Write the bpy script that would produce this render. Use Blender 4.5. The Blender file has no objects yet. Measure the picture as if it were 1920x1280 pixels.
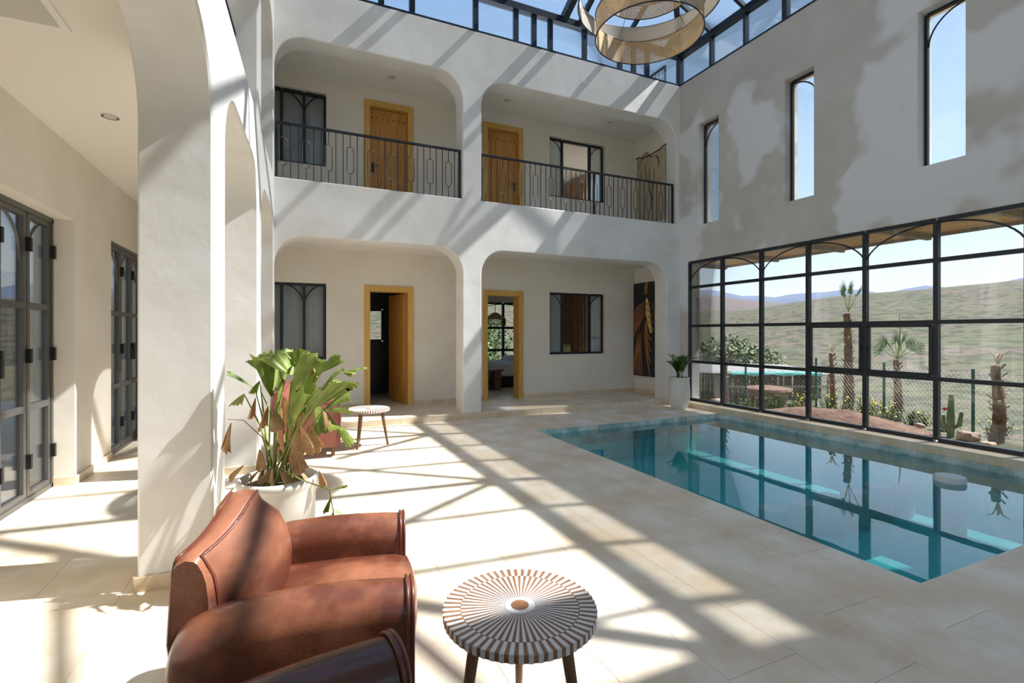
import bpy, bmesh, math, random
from mathutils import Vector, Matrix, geometry, noise
random.seed(7)
R = math.radians
scene = bpy.context.scene
COL = scene.collection

# ------------------------------------------------------------------ camera, light, exposure
cam_d = bpy.data.cameras.new('camera'); cam = bpy.data.objects.new('camera', cam_d); COL.objects.link(cam)
cam.location = (0, 0, 1.45); cam.rotation_euler = (R(90), 0, R(-24.4))
cam_d.sensor_width = 36; cam_d.lens = 17.25; cam_d.shift_y = -17 / 1920
cam_d.clip_start = 0.05; cam_d.clip_end = 8000
scene.camera = cam
SUN = Vector((1, -.255, 1.3)).normalized()            # towards the sun
sd = bpy.data.lights.new('sun', 'SUN'); so = bpy.data.objects.new('sun', sd); COL.objects.link(so)
so.rotation_euler = SUN.to_track_quat('Z', 'Y').to_euler(); sd.angle = R(.6); sd.energy = 3.7; sd.color = (1, .965, .91)
scene.view_settings.view_transform = 'Standard'; scene.view_settings.look = 'None'
scene.view_settings.gamma = 1; scene.view_settings.use_curve_mapping = False
scene.view_settings.exposure = 1.55
w = bpy.data.worlds.new('world'); scene.world = w; w.use_nodes = True
nt = w.node_tree; N = nt.nodes; L = nt.links
bg = N['Background']; sky = N.new('ShaderNodeTexSky'); sky.sky_type = 'NISHITA'
sky.sun_disc = False; sky.sun_elevation = math.asin(SUN.z); sky.sun_rotation = math.atan2(SUN.x, SUN.y)
sky.altitude = 1500; sky.air_density = .85; sky.dust_density = .15; sky.ozone_density = 2.5
tc = N.new('ShaderNodeTexCoord'); mp = N.new('ShaderNodeMapping'); mp.inputs['Scale'].default_value = (1, 1, 3.2)
cn = N.new('ShaderNodeTexNoise'); cn.inputs['Scale'].default_value = 2.6; cn.inputs['Detail'].default_value = 7
cr = N.new('ShaderNodeValToRGB'); cr.color_ramp.elements[0].position = .5; cr.color_ramp.elements[1].position = .72
sx = N.new('ShaderNodeSeparateXYZ'); lo = N.new('ShaderNodeMapRange')
lo.inputs['From Min'].default_value = .02; lo.inputs['From Max'].default_value = .42
lo.inputs['To Min'].default_value = .85; lo.inputs['To Max'].default_value = .06
mu = N.new('ShaderNodeMath'); mu.operation = 'MULTIPLY'
mx = N.new('ShaderNodeMix'); mx.data_type = 'RGBA'; mx.inputs['B'].default_value = (1.65, 1.75, 1.85, 1)
L.new(tc.outputs['Generated'], mp.inputs['Vector']); L.new(mp.outputs[0], cn.inputs['Vector']); L.new(cn.outputs[0], cr.inputs[0])
L.new(tc.outputs['Generated'], sx.inputs[0]); L.new(sx.outputs['Z'], lo.inputs['Value'])
L.new(cr.outputs[0], mu.inputs[0]); L.new(lo.outputs[0], mu.inputs[1]); L.new(mu.outputs[0], mx.inputs['Factor'])
vm = N.new('ShaderNodeVectorMath'); vm.operation = 'SCALE'; vm.inputs['Scale'].default_value = .31          # soft shoulder for the bright horizon
va = N.new('ShaderNodeVectorMath'); va.operation = 'ADD'; va.inputs[1].default_value = (1, 1, 1); vd = N.new('ShaderNodeVectorMath'); vd.operation = 'DIVIDE'
L.new(sky.outputs[0], vm.inputs[0]); L.new(vm.outputs[0], va.inputs[0]); L.new(sky.outputs[0], vd.inputs[0]); L.new(va.outputs[0], vd.inputs[1])
L.new(vd.outputs[0], mx.inputs['A']); L.new(mx.outputs['Result'], bg.inputs['Color']); bg.inputs['Strength'].default_value = .2

# ------------------------------------------------------------------ materials
def srgb(r, g, b):
    f = lambda c: (c / 255 / 12.92) if c / 255 <= .04045 else ((c / 255 + .055) / 1.055) ** 2.4
    return (f(r), f(g), f(b), 1)
M = {}
def mat(name, c1, c2=None, rough=.6, scale=4, detail=5, lo_=.35, hi=.65, bump=0, bscale=30, metal=0, spec=.5,
        coat=0, stretch=(1, 1, 1), rnd=0, coords='world', trans=0, sheen=0, c3=None, s3=1.2, w3=.06):
    m = bpy.data.materials.new(name); m.use_nodes = True; nt = m.node_tree; N = nt.nodes; L = nt.links
    b = N['Principled BSDF']; b.inputs['Roughness'].default_value = rough; b.inputs['Metallic'].default_value = metal
    b.inputs['Specular IOR Level'].default_value = spec; b.inputs['Coat Weight'].default_value = coat
    b.inputs['Base Color'].default_value = c1
    if coords == 'world': src = N.new('ShaderNodeNewGeometry').outputs['Position']
    else: src = N.new('ShaderNodeTexCoord').outputs['Object']
    mp = N.new('ShaderNodeMapping'); mp.inputs['Scale'].default_value = stretch; L.new(src, mp.inputs['Vector'])
    out = None
    if c2 is not None:
        n = N.new('ShaderNodeTexNoise'); n.inputs['Scale'].default_value = scale; n.inputs['Detail'].default_value = detail
        n.inputs['Roughness'].default_value = .6
        L.new(mp.outputs[0], n.inputs['Vector'])
        r = N.new('ShaderNodeValToRGB'); r.color_ramp.elements[0].position = lo_; r.color_ramp.elements[1].position = hi
        r.color_ramp.elements[0].color = c1; r.color_ramp.elements[1].color = c2
        L.new(n.outputs[0], r.inputs[0]); out = r.outputs[0]
        if c3 is not None:
            n3 = N.new('ShaderNodeTexNoise'); n3.inputs['Scale'].default_value = s3; n3.inputs['Detail'].default_value = 3
            L.new(mp.outputs[0], n3.inputs['Vector'])
            r3 = N.new('ShaderNodeValToRGB'); r3.color_ramp.elements[0].position = .5; r3.color_ramp.elements[1].position = .5 + w3
            L.new(n3.outputs[0], r3.inputs[0])
            mm = N.new('ShaderNodeMix'); mm.data_type = 'RGBA'; mm.inputs['B'].default_value = c3
            L.new(r3.outputs[0], mm.inputs['Factor']); L.new(out, mm.inputs['A']); out = mm.outputs['Result']
    if rnd:
        oi = N.new('ShaderNodeObjectInfo'); mr = N.new('ShaderNodeMapRange')
        mr.inputs['To Min'].default_value = 1 - rnd; mr.inputs['To Max'].default_value = 1 + rnd
        L.new(oi.outputs['Random'], mr.inputs['Value'])
        hs = N.new('ShaderNodeHueSaturation'); L.new(mr.outputs[0], hs.inputs['Value'])
        if out is None: hs.inputs['Color'].default_value = c1
        else: L.new(out, hs.inputs['Color'])
        out = hs.outputs[0]
    if out is not None: L.new(out, b.inputs['Base Color'])
    if bump:
        n2 = N.new('ShaderNodeTexNoise'); n2.inputs['Scale'].default_value = bscale; n2.inputs['Detail'].default_value = 6
        L.new(mp.outputs[0], n2.inputs['Vector'])
        bp = N.new('ShaderNodeBump'); bp.inputs['Strength'].default_value = bump; bp.inputs['Distance'].default_value = .02
        L.new(n2.outputs[0], bp.inputs['Height']); L.new(bp.outputs[0], b.inputs['Normal'])
    if trans:
        tr = N.new('ShaderNodeBsdfTranslucent'); ms = N.new('ShaderNodeMixShader'); ms.inputs[0].default_value = trans
        if out is not None: L.new(out, tr.inputs[0])
        else: tr.inputs[0].default_value = c1
        L.new(b.outputs[0], ms.inputs[1]); L.new(tr.outputs[0], ms.inputs[2]); L.new(ms.outputs[0], N['Material Output'].inputs[0])
    M[name] = m; return m

def glass(name, tint, ior=1.45, rough=0, k=1.0, bump=0, bscale=3, milk=0):
    m = bpy.data.materials.new(name); m.use_nodes = True; nt = m.node_tree; N = nt.nodes; L = nt.links
    N.remove(N['Principled BSDF'])
    t = N.new('ShaderNodeBsdfTransparent'); t.inputs[0].default_value = tint
    g = N.new('ShaderNodeBsdfGlossy'); g.inputs['Roughness'].default_value = rough
    f = N.new('ShaderNodeFresnel'); f.inputs['IOR'].default_value = ior
    mk = N.new('ShaderNodeMath'); mk.operation = 'MULTIPLY'; mk.inputs[1].default_value = k; mk.use_clamp = True
    ms = N.new('ShaderNodeMixShader')
    L.new(f.outputs[0], mk.inputs[0]); L.new(mk.outputs[0], ms.inputs[0]); L.new(t.outputs[0], ms.inputs[1]); L.new(g.outputs[0], ms.inputs[2])
    if bump:
        gm = N.new('ShaderNodeNewGeometry'); n2 = N.new('ShaderNodeTexNoise'); n2.inputs['Scale'].default_value = bscale
        L.new(gm.outputs['Position'], n2.inputs['Vector'])
        bp = N.new('ShaderNodeBump'); bp.inputs['Strength'].default_value = bump; bp.inputs['Distance'].default_value = .02
        L.new(n2.outputs[0], bp.inputs['Height']); L.new(bp.outputs[0], g.inputs['Normal'])
    last = ms
    if milk:
        df = N.new('ShaderNodeBsdfDiffuse'); df.inputs[0].default_value = srgb(206, 214, 216); tl = N.new('ShaderNodeBsdfTranslucent'); tl.inputs[0].default_value = srgb(206, 214, 216)
        a = N.new('ShaderNodeMixShader'); L.new(df.outputs[0], a.inputs[1]); L.new(tl.outputs[0], a.inputs[2])
        last = N.new('ShaderNodeMixShader'); last.inputs[0].default_value = milk; L.new(ms.outputs[0], last.inputs[1]); L.new(a.outputs[0], last.inputs[2])
    L.new(last.outputs[0], N['Material Output'].inputs[0]); M[name] = m; return m

mat('plaster', srgb(226, 223, 217), srgb(239, 237, 234), rough=.75, scale=1.6, bump=.35, bscale=3, spec=.25)
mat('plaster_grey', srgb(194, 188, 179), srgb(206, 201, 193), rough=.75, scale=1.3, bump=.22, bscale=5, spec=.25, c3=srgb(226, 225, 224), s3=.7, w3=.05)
mat('plaster_warm', srgb(230, 222, 207), srgb(238, 232, 220), rough=.8, scale=1.2, bump=.15, bscale=6, spec=.2)
mat('ceiling_white', srgb(236, 231, 222), rough=.9, spec=.1)
mat('travertine', srgb(216, 194, 162), srgb(240, 229, 211), rough=.42, scale=2.2, detail=8, lo_=.3, hi=.6, bump=.04, bscale=40, rnd=.035, spec=.4, c3=srgb(224, 201, 170), s3=1.6, w3=.2)
mat('travertine_edge', srgb(212, 190, 158), srgb(230, 215, 190), rough=.5, scale=5, rnd=.06)
mat('grout', srgb(226, 214, 194), rough=.9)
mat('marble', srgb(150, 172, 168), srgb(210, 216, 212), rough=.25, scale=5, detail=8, lo_=.38, hi=.6, rnd=.12)
mat('pool_tile', srgb(96, 226, 224), srgb(136, 238, 236), rough=.35, scale=1.4)
mat('dark_metal', srgb(52, 55, 60), rough=.4, metal=.5)
mat('grey_metal', srgb(98, 96, 92), rough=.4, metal=.4)
mat('skylight_metal', srgb(50, 60, 72), rough=.35, metal=.5)
mat('steel', srgb(84, 82, 82), rough=.5, metal=.3)
mat('pine', srgb(208, 158, 78), srgb(226, 182, 102), rough=.45, scale=5, stretch=(6, 6, .5), rnd=.05, spec=.4)
mat('pine_door', srgb(190, 128, 58), srgb(214, 160, 84), rough=.45, scale=5, stretch=(6, 6, .5), rnd=.09, spec=.4)
mat('black', srgb(22, 21, 21), rough=.4)
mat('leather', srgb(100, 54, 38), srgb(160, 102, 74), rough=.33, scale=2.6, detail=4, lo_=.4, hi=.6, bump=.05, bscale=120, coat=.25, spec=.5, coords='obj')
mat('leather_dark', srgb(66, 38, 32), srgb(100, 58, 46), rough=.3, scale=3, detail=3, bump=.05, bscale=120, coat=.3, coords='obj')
mat('leather_red', srgb(118, 62, 48), srgb(140, 78, 62), rough=.4, scale=3, coat=.1, coords='obj')
mat('piping', srgb(112, 58, 42), rough=.35, coat=.2)
mat('walnut', srgb(104, 76, 52), srgb(128, 96, 68), rough=.5, scale=6, stretch=(5, 5, .8), coords='obj')
mat('inlay_wood', srgb(128, 90, 62), srgb(156, 112, 80), rough=.35, scale=20, coords='obj', coat=.3)
mat('bone', srgb(226, 226, 226), rough=.3, coat=.3)
mat('pot_white', srgb(214, 209, 197), srgb(228, 224, 214), rough=.6, scale=4, bump=.08, bscale=14)
mat('soil', srgb(70, 54, 40), srgb(108, 84, 60), rough=.95, scale=40, bump=.5, bscale=60)
mat('leaf', srgb(140, 160, 68), srgb(184, 198, 108), rough=.4, scale=9, trans=.35, rnd=.12)
mat('leaf_dry', srgb(182, 140, 94), srgb(222, 188, 140), rough=.7, scale=12, trans=.25, rnd=.12)
mat('stem', srgb(120, 140, 62), srgb(150, 150, 80), rough=.5, scale=8)
mat('leaf_palm', srgb(62, 96, 30), srgb(104, 134, 50), rough=.45, scale=8, trans=.25, rnd=.1)
mat('leaf_tree', srgb(64, 84, 44), srgb(110, 126, 72), rough=.6, scale=5, trans=.25, rnd=.15)
mat('grass', srgb(74, 94, 40), srgb(104, 120, 60), rough=.8, scale=9, trans=.2, rnd=.15)
mat('petal', srgb(236, 206, 50), rough=.6)
mat('red_flower', srgb(206, 40, 84), rough=.6)
mat('trunk', srgb(86, 66, 50), srgb(124, 100, 80), rough=.9, scale=20, bump=.6, bscale=30)
mat('cactus', srgb(84, 110, 72), srgb(110, 134, 92), rough=.7, scale=20)
mat('rock', srgb(150, 122, 104), srgb(184, 164, 148), rough=.9, scale=8, bump=.5, bscale=12)
mat('red_soil', srgb(96, 70, 56), srgb(126, 98, 82), rough=.95, scale=6, detail=9, bump=1, bscale=14)
mat('hill', srgb(98, 86, 75), srgb(86, 88, 60), rough=.95, scale=.16, detail=14, lo_=.42, hi=.58, c3=srgb(62, 66, 46), s3=.9, bump=.8, bscale=.9)
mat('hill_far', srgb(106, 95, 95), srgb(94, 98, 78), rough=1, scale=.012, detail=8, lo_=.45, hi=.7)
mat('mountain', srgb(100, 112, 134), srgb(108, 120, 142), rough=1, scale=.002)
mat('terrace', srgb(214, 204, 188), srgb(226, 218, 204), rough=.7, scale=2)
mat('canopy_wood', srgb(190, 148, 98), srgb(212, 172, 122), rough=.6, scale=3, stretch=(8, .6, 8), rnd=.08)
mat('reed', srgb(84, 74, 58), srgb(118, 106, 86), rough=.95, scale=6, stretch=(9, 9, .6), bump=.5, bscale=12)
mat('sheet_grey', srgb(130, 128, 126), srgb(150, 148, 146), rough=.7, scale=4)
mat('tarp', srgb(50, 140, 134), srgb(80, 164, 156), rough=.6, scale=5)
mat('fence_green', srgb(30, 90, 84), rough=.5)
mat('wire', srgb(150, 152, 148), rough=.5, metal=.5)
mat('wood_grey', srgb(138, 126, 112), srgb(168, 158, 144), rough=.9, scale=6, stretch=(6, 6, 1))
mat('linen', srgb(226, 226, 230), srgb(238, 238, 240), rough=.9, scale=4, bump=.2, bscale=8)
mat('curtain_brown', srgb(150, 116, 92), srgb(168, 134, 108), rough=.9, scale=6)
mat('curtain_white', srgb(208, 210, 212), srgb(222, 224, 226), rough=.9, scale=3, trans=.2)
mat('bath_dark', srgb(58, 54, 52), srgb(74, 69, 65), rough=.35, scale=2)
mat('straw', srgb(178, 146, 98), srgb(200, 170, 120), rough=.9, scale=20)
mat('fringe', srgb(104, 112, 50), rough=.9)
mat('chest_green', srgb(126, 128, 62), rough=.6)
mat('cloth', srgb(184, 166, 134), srgb(196, 180, 150), rough=.95, scale=8, bump=.2, bscale=40)
mat('ink', srgb(62, 60, 66), rough=.8)
mat('canvas_black', srgb(28, 27, 28), rough=.5)
mat('paint_brown', srgb(150, 92, 46), srgb(172, 110, 58), rough=.45, scale=6)
mat('paint_gold', srgb(204, 172, 84), srgb(228, 204, 128), rough=.4, scale=8)
mat('paint_grey', srgb(52, 54, 64), rough=.5)
mat('shade_cloth', srgb(218, 212, 204), rough=.9, trans=.35)
mat('white_plastic', srgb(238, 238, 236), rough=.4)
mat('lamp_lens', srgb(200, 198, 190), rough=.5)
mat('stool_white', srgb(214, 222, 220), rough=.5)
glass('glass', (.975, .985, .99, 1), k=.8)
glass('glass_roof', (.96, .98, 1, 1), k=.7)
glass('glass_frost', (.86, .89, .90, 1), k=.8, milk=.45)
glass('water', (.82, .97, .98, 1), ior=1.33, k=1.7, bump=.035, bscale=2.2)
def cane():
    m = bpy.data.materials.new('cane'); m.use_nodes = True; nt = m.node_tree; N = nt.nodes; L = nt.links
    b = N['Principled BSDF']; b.inputs['Base Color'].default_value = srgb(206, 180, 138); b.inputs['Roughness'].default_value = .7
    uv = N.new('ShaderNodeUVMap'); s = N.new('ShaderNodeSeparateXYZ'); L.new(uv.outputs[0], s.inputs[0])
    prev = None
    for ax in ('X', 'Y'):
        a = N.new('ShaderNodeMath'); a.operation = 'FRACT'; L.new(s.outputs[ax], a.inputs[0])
        c = N.new('ShaderNodeMath'); c.operation = 'GREATER_THAN'; c.inputs[1].default_value = .42; L.new(a.outputs[0], c.inputs[0])
        if prev is None: prev = c
        else:
            mm = N.new('ShaderNodeMath'); mm.operation = 'MULTIPLY'; L.new(prev.outputs[0], mm.inputs[0]); L.new(c.outputs[0], mm.inputs[1]); prev = mm
    t = N.new('ShaderNodeBsdfTransparent'); ms = N.new('ShaderNodeMixShader')
    L.new(prev.outputs[0], ms.inputs[0]); L.new(b.outputs[0], ms.inputs[1]); L.new(t.outputs[0], ms.inputs[2])
    L.new(ms.outputs[0], N['Material Output'].inputs[0]); M['cane'] = m
cane()

# ------------------------------------------------------------------ builders
class MB:
    def __init__(s): s.v = []; s.f = []; s.uv = None
    def add(s, vs, fs):
        o = len(s.v); s.v += [tuple(v) for v in vs]; s.f += [tuple(i + o for i in f) for f in fs]; return s
    def box(s, x0, x1, y0, y1, z0, z1):
        return s.add([(x0, y0, z0), (x1, y0, z0), (x1, y1, z0), (x0, y1, z0), (x0, y0, z1), (x1, y0, z1), (x1, y1, z1), (x0, y1, z1)],
                     [(0, 3, 2, 1), (4, 5, 6, 7), (0, 1, 5, 4), (1, 2, 6, 5), (2, 3, 7, 6), (3, 0, 4, 7)])
    def bar(s, a, b, w, d=None, up=(0, 0, 1)):
        a = Vector(a); b = Vector(b); d = w if d is None else d; t = (b - a).normalized(); up = Vector(up)
        if abs(t.dot(up)) > .98: up = Vector((1, 0, 0)) if abs(t.x) < .9 else Vector((0, 1, 0))
        n = t.cross(up).normalized(); u = n.cross(t); vs = []
        for p in (a, b):
            for i, j in ((-1, -1), (1, -1), (1, 1), (-1, 1)): vs.append(p + n * (i * w / 2) + u * (j * d / 2))
        return s.add(vs, [(0, 1, 2, 3), (7, 6, 5, 4), (0, 4, 5, 1), (1, 5, 6, 2), (2, 6, 7, 3), (3, 7, 4, 0)])
    def tube(s, pts, r, n=6, closed=False, cap=True):
        pts = [Vector(p) for p in pts]; k = len(pts); rs = r if isinstance(r, (list, tuple)) else [r] * k
        vs = []; up = Vector((0, 0, 1)); pn = None
        for i, p in enumerate(pts):
            if closed: t = pts[(i + 1) % k] - pts[i - 1]
            else: t = pts[min(i + 1, k - 1)] - pts[max(i - 1, 0)]
            t.normalize()
            if pn is None:
                a = up if abs(t.z) < .9 else Vector((1, 0, 0)); pn = t.cross(a).normalized()
            else:
                pn = pn - t * pn.dot(t)
                pn = pn.normalized() if pn.length > 1e-6 else t.orthogonal().normalized()
            bn = t.cross(pn)
            for j in range(n):
                th = 2 * math.pi * j / n; vs.append(p + (pn * math.cos(th) + bn * math.sin(th)) * rs[i])
        fs = []
        for i in range(k if closed else k - 1):
            i2 = (i + 1) % k
            for j in range(n):
                j2 = (j + 1) % n; fs.append((i * n + j, i * n + j2, i2 * n + j2, i2 * n + j))
        if cap and not closed: fs.append(tuple(range(n))[::-1]); fs.append(tuple((k - 1) * n + j for j in range(n)))
        return s.add(vs, fs)
    def lathe(s, prof, n=32, c=(0, 0, 0), cap0=True, cap1=True):
        vs = []; fs = []
        for r, z in prof:
            for j in range(n):
                th = 2 * math.pi * j / n; vs.append((c[0] + r * math.cos(th), c[1] + r * math.sin(th), c[2] + z))
        for i in range(len(prof) - 1):
            for j in range(n):
                j2 = (j + 1) % n; fs.append((i * n + j, i * n + j2, (i + 1) * n + j2, (i + 1) * n + j))
        if cap0: fs.append(tuple(range(n))[::-1])
        if cap1: fs.append(tuple((len(prof) - 1) * n + j for j in range(n)))
        return s.add(vs, fs)
    def prism(s, poly, d):                              # poly: 3D planar points, d: extrusion vector
        n = len(poly); d = Vector(d); vs = [Vector(p) for p in poly] + [Vector(p) + d for p in poly]
        return s.add(vs, [tuple(range(n))[::-1], tuple(range(n, 2 * n))] + [(i, (i + 1) % n, n + (i + 1) % n, n + i) for i in range(n)])
    def build(s, name, m, parent=None, loc=(0, 0, 0), rotz=0, smooth=None):
        me = bpy.data.meshes.new(name); me.from_pydata(s.v, [], s.f)
        bm = bmesh.new(); bm.from_mesh(me); bmesh.ops.recalc_face_normals(bm, faces=bm.faces); bm.to_mesh(me); bm.free()
        if m: me.materials.append(M[m])
        if smooth is not None:
            me.polygons.foreach_set('use_smooth', [True] * len(me.polygons)); me.set_sharp_from_angle(angle=R(smooth))
        return link(name, me, parent, loc, rotz)
def link(name, me, parent=None, loc=(0, 0, 0), rotz=0):
    o = bpy.data.objects.new(name, me); COL.objects.link(o); o.location = loc; o.rotation_euler = (0, 0, rotz)
    if parent: o.parent = parent
    return o
def tag(o, label, cat, group=None, kind=None):
    o['label'] = label; o['category'] = cat
    if group: o['group'] = group
    if kind: o['kind'] = kind
    return o
def thing(name, label, cat, loc=(0, 0, 0), rotz=0, group=None):
    o = bpy.data.objects.new(name, None); COL.objects.link(o); o.location = loc; o.rotation_euler = (0, 0, rotz)
    o.empty_display_size = .1
    return tag(o, label, cat, group)
def struct(o, label=None, cat=None):
    o['kind'] = 'structure'
    if label: o['label'] = label
    if cat: o['category'] = cat
    return o
def sempty(name, label, cat):
    o = bpy.data.objects.new(name, None); COL.objects.link(o); return struct(o, label, cat)
def copy_tree(o, parent=None):
    c = o.copy(); COL.objects.link(c)
    if parent: c.parent = parent
    for ch in o.children: copy_tree(ch, c)
    return c
def rbox(sx, sy, sz, r, n=8, deform=None, off=(0, 0, 0)):
    mb = MB(); h = (sx / 2, sy / 2, sz / 2); idx = {}
    def vid(i, j, k):
        if (i, j, k) not in idx:
            p = [(-1 + 2 * a / n) * hh for a, hh in zip((i, j, k), h)]
            q = [max(-(hh - r), min(hh - r, c)) for c, hh in zip(p, h)]
            d = Vector([a - b for a, b in zip(p, q)])
            if d.length > 1e-9: d = d.normalized() * r
            v = Vector(q) + d
            if deform: v = Vector(deform(v))
            idx[(i, j, k)] = len(mb.v); mb.v.append(tuple(v + Vector(off)))
        return idx[(i, j, k)]
    for a in range(n):
        for b in range(n):
            for e in (0, n):
                mb.f.append((vid(a, b, e), vid(a + 1, b, e), vid(a + 1, b + 1, e), vid(a, b + 1, e)))
                mb.f.append((vid(a, e, b), vid(a + 1, e, b), vid(a + 1, e, b + 1), vid(a, e, b + 1)))
                mb.f.append((vid(e, a, b), vid(e, a + 1, b), vid(e, a + 1, b + 1), vid(e, a, b + 1)))
    return mb
def arch_pts(a, b, z0, z1, r, n=10):                     # up the left side, round the top, down the right
    p = [(a, z0)]
    for i in range(n + 1):
        t = math.pi - i * math.pi / 2 / n; p.append((a + r + r * math.cos(t), z1 - r + r * math.sin(t)))
    for i in range(n + 1):
        t = math.pi / 2 - i * math.pi / 2 / n; p.append((b - r + r * math.cos(t), z1 - r + r * math.sin(t)))
    p.append((b, z0)); return p
def rect_pts(a, b, z0, z1): return [(a, z0), (a, z1), (b, z1), (b, z0)]
def wall_poly(name, m, o, d, n, t, s0, s1, z0, z1, notches=(), holes=(), bevel=0):
    """upright wall: o origin, d unit vector along the wall, n unit vector through its thickness"""
    o = Vector(o); d = Vector(d); n = Vector(n)
    outer = [(s0, z0)]
    for nn in notches: outer += nn
    outer += [(s1, z0), (s1, z1), (s0, z1)]
    loops = [outer] + list(holes); bv = max(bevel, .0)
    def inset(lp, out):
        k = len(lp); ar = sum(lp[i][0] * lp[(i + 1) % k][1] - lp[(i + 1) % k][0] * lp[i][1] for i in range(k)); sg = (1 if ar > 0 else -1) * (-1 if out else 1); r = []
        for i in range(k):
            p, q, w_ = Vector(lp[i - 1]), Vector(lp[i]), Vector(lp[(i + 1) % k]); e1 = (q - p).normalized(); e2 = (w_ - q).normalized()
            n1 = Vector((-e1.y, e1.x)) * sg; n2 = Vector((-e2.y, e2.x)) * sg; m_ = n1 + n2
            m_ = m_ / max(.5, m_.dot(n1)) if m_.length > 1e-5 else n1
            r.append((q.x + m_.x * bv, q.y + m_.y * bv))
        return r
    ins = [inset(lp, i > 0) for i, lp in enumerate(loops)] if bv else loops
    tris = geometry.tessellate_polygon([[Vector((a, b, 0)) for a, b in lp] for lp in ins])
    fi = [p for lp in ins for p in lp]; fo_ = [p for lp in loops for p in lp]; K = len(fi); mb = MB()
    lay = [(fi, 0), (fo_, bv), (fo_, t - bv), (fi, t)] if bv else [(fi, 0), (fi, t)]
    for pts, dep in lay: mb.v += [tuple(o + d * a + Vector((0, 0, b)) + n * dep) for a, b in pts]
    T = (len(lay) - 1) * K
    mb.f = [tuple(x) for x in tris] + [tuple(i + T for i in x) for x in tris]
    off = 0
    for lp in loops:
        k = len(lp)
        for l_ in range(len(lay) - 1):
            for i in range(k): mb.f.append((l_ * K + off + i, l_ * K + off + (i + 1) % k, (l_ + 1) * K + off + (i + 1) % k, (l_ + 1) * K + off + i))
        off += k
    return struct(mb.build(name, m, smooth=30))

# ------------------------------------------------------------------ levels
YF, TF = 7.75, .37                 # back arcade front plane, thickness
YB = 9.1                           # wall behind the loggias
XR = 7.3                           # right wall
PL = .1                            # loggia platform
UF, SILL = 3.44, 3.67
TOP = 6.5
EAVE = 7.15
X3, Y3 = (1, 0, 0), (0, 1, 0)

# back arcade
wall_poly('wall_back', 'plaster', (0, YF, 0), X3, Y3, TF, -.62, XR + .35, PL, TOP,
          notches=[arch_pts(-.2, 2.62, PL, 2.85, .42), arch_pts(2.95, 6.96, PL, 2.85, .42)],
          holes=[arch_pts(-.2, 2.62, SILL, 5.74, .45), arch_pts(2.95, 7.22, SILL, 5.74, .45)], bevel=.012)
# left arcade, slightly out of square
LA = math.atan(.0478); LD = Vector((math.sin(LA), math.cos(LA), 0)); LN = Vector((-math.cos(LA), math.sin(LA), 0))
LO = Vector((-.41, 3.36, 0))
wall_poly('wall_left_arcade', 'plaster', LO, LD, LN, .37, -5.9, 4.40, 0, TOP,
          notches=[arch_pts(-4.8, -2.9, 0, 3.15, .5), arch_pts(-2.45, 0, 0, 3.15, .5), arch_pts(.41, 2.36, 0, 3.15, .48), arch_pts(2.68, 4.33, 0, 3.12, .48)],
          holes=[arch_pts(-2.45, 0, SILL, 5.74, .5), arch_pts(.41, 2.36, SILL, 5.74, .48), arch_pts(2.68, 4.33, SILL, 5.74, .48)], bevel=.012)
# right wall with the great window and the slit windows
MY = [7.53 - .83 * i for i in range(11)]
SLITS = [(6.76, 7.24), (4.93, 5.41), (3.08, 3.56), (1.23, 1.71)]
wall_poly('wall_right', 'plaster_grey', (XR, 0, 0), Y3, X3, .32, -2.6, 8.12, -.05, TOP,
          holes=[rect_pts(MY[-1], MY[0], .09, 2.87)] + [rect_pts(a, b, 3.55, 5.53) for a, b in SLITS], bevel=.01)
wall_poly('wall_niche', 'plaster_warm', (7.22, 0, 0), Y3, X3, .4, YF + TF, YB + .3, 0, TOP)
# wall behind the loggias: doors and windows
DOORS = [(1.22, 2.1), (3.49, 4.37)]; WINS = [(-.83, .585), (5.0, 6.41)]
nb = [rect_pts(a + .05, b - .05, 0, 2.24) for a, b in DOORS]
hb = [rect_pts(a, b, .98, 2.3) for a, b in WINS] + [rect_pts(a, b, 4.33, 5.6) for a, b in WINS] + [rect_pts(a + .05, b - .05, UF, UF + 2.14) for a, b in DOORS]
wall_poly('wall_loggia', 'plaster_warm', (0, YB, 0), X3, Y3, .22, -2.3, 7.7, 0, TOP, notches=nb, holes=hb)
# outer left wall with the glazed doors
GD = [(4.08, 6.0), (7.05, 8.95), (-.6, 2.2)]
wall_poly('wall_left', 'plaster_warm', (-1.87, 0, 0), Y3, (-1, 0, 0), .3, -2.8, 9.4, 0, TOP,
          notches=sorted([rect_pts(a, b, 0, 2.52) for a, b in GD]))
FILL_WINS = [(-.2, 1.9), (2.5, 4.6), (5.1, 7.1)]  # openings added to the unseen front wall to bring in fill daylight
wall_poly('wall_front', 'plaster', (0, -2.5, 0), X3, (0, -1, 0), .3, -2.3, 7.7, 0, TOP, notches=[rect_pts(a, b, 0, 2.6) for a, b in FILL_WINS], holes=[rect_pts(a, b, 3.6, 5.8) for a, b in FILL_WINS])
def sbox(name, m, *a): return struct(MB().box(*a).build(name, m))
sbox('ceiling_aisle', 'ceiling_white', -1.9, -.7, -2.5, 9.15, 3.2, UF)
sbox('ceiling_loggia_lower', 'ceiling_white', -.62, 7.3, YF + .2, YB + .05, 2.9, UF - .005)
sbox('ceiling_loggia_upper', 'ceiling_white', -.62, 7.3, YF + .2, YB + .05, 5.85, TOP - .01)
sbox('ceiling_gallery', 'ceiling_white', -1.9, -.7, .4, 9.15, 5.85, TOP - .01)
sbox('ceiling_front', 'ceiling_white', -2.2, 7.62, -2.8, .2, 6.3, TOP + .15)
sbox('trim_1', 'skylight_metal', -.6, 7.62, .11, .2, TOP + .15, EAVE)
sbox('roof_terrace', 'plaster', -2.3, 7.7, YF + TF + .02, 13.4, TOP - .02, TOP + .02)

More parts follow.
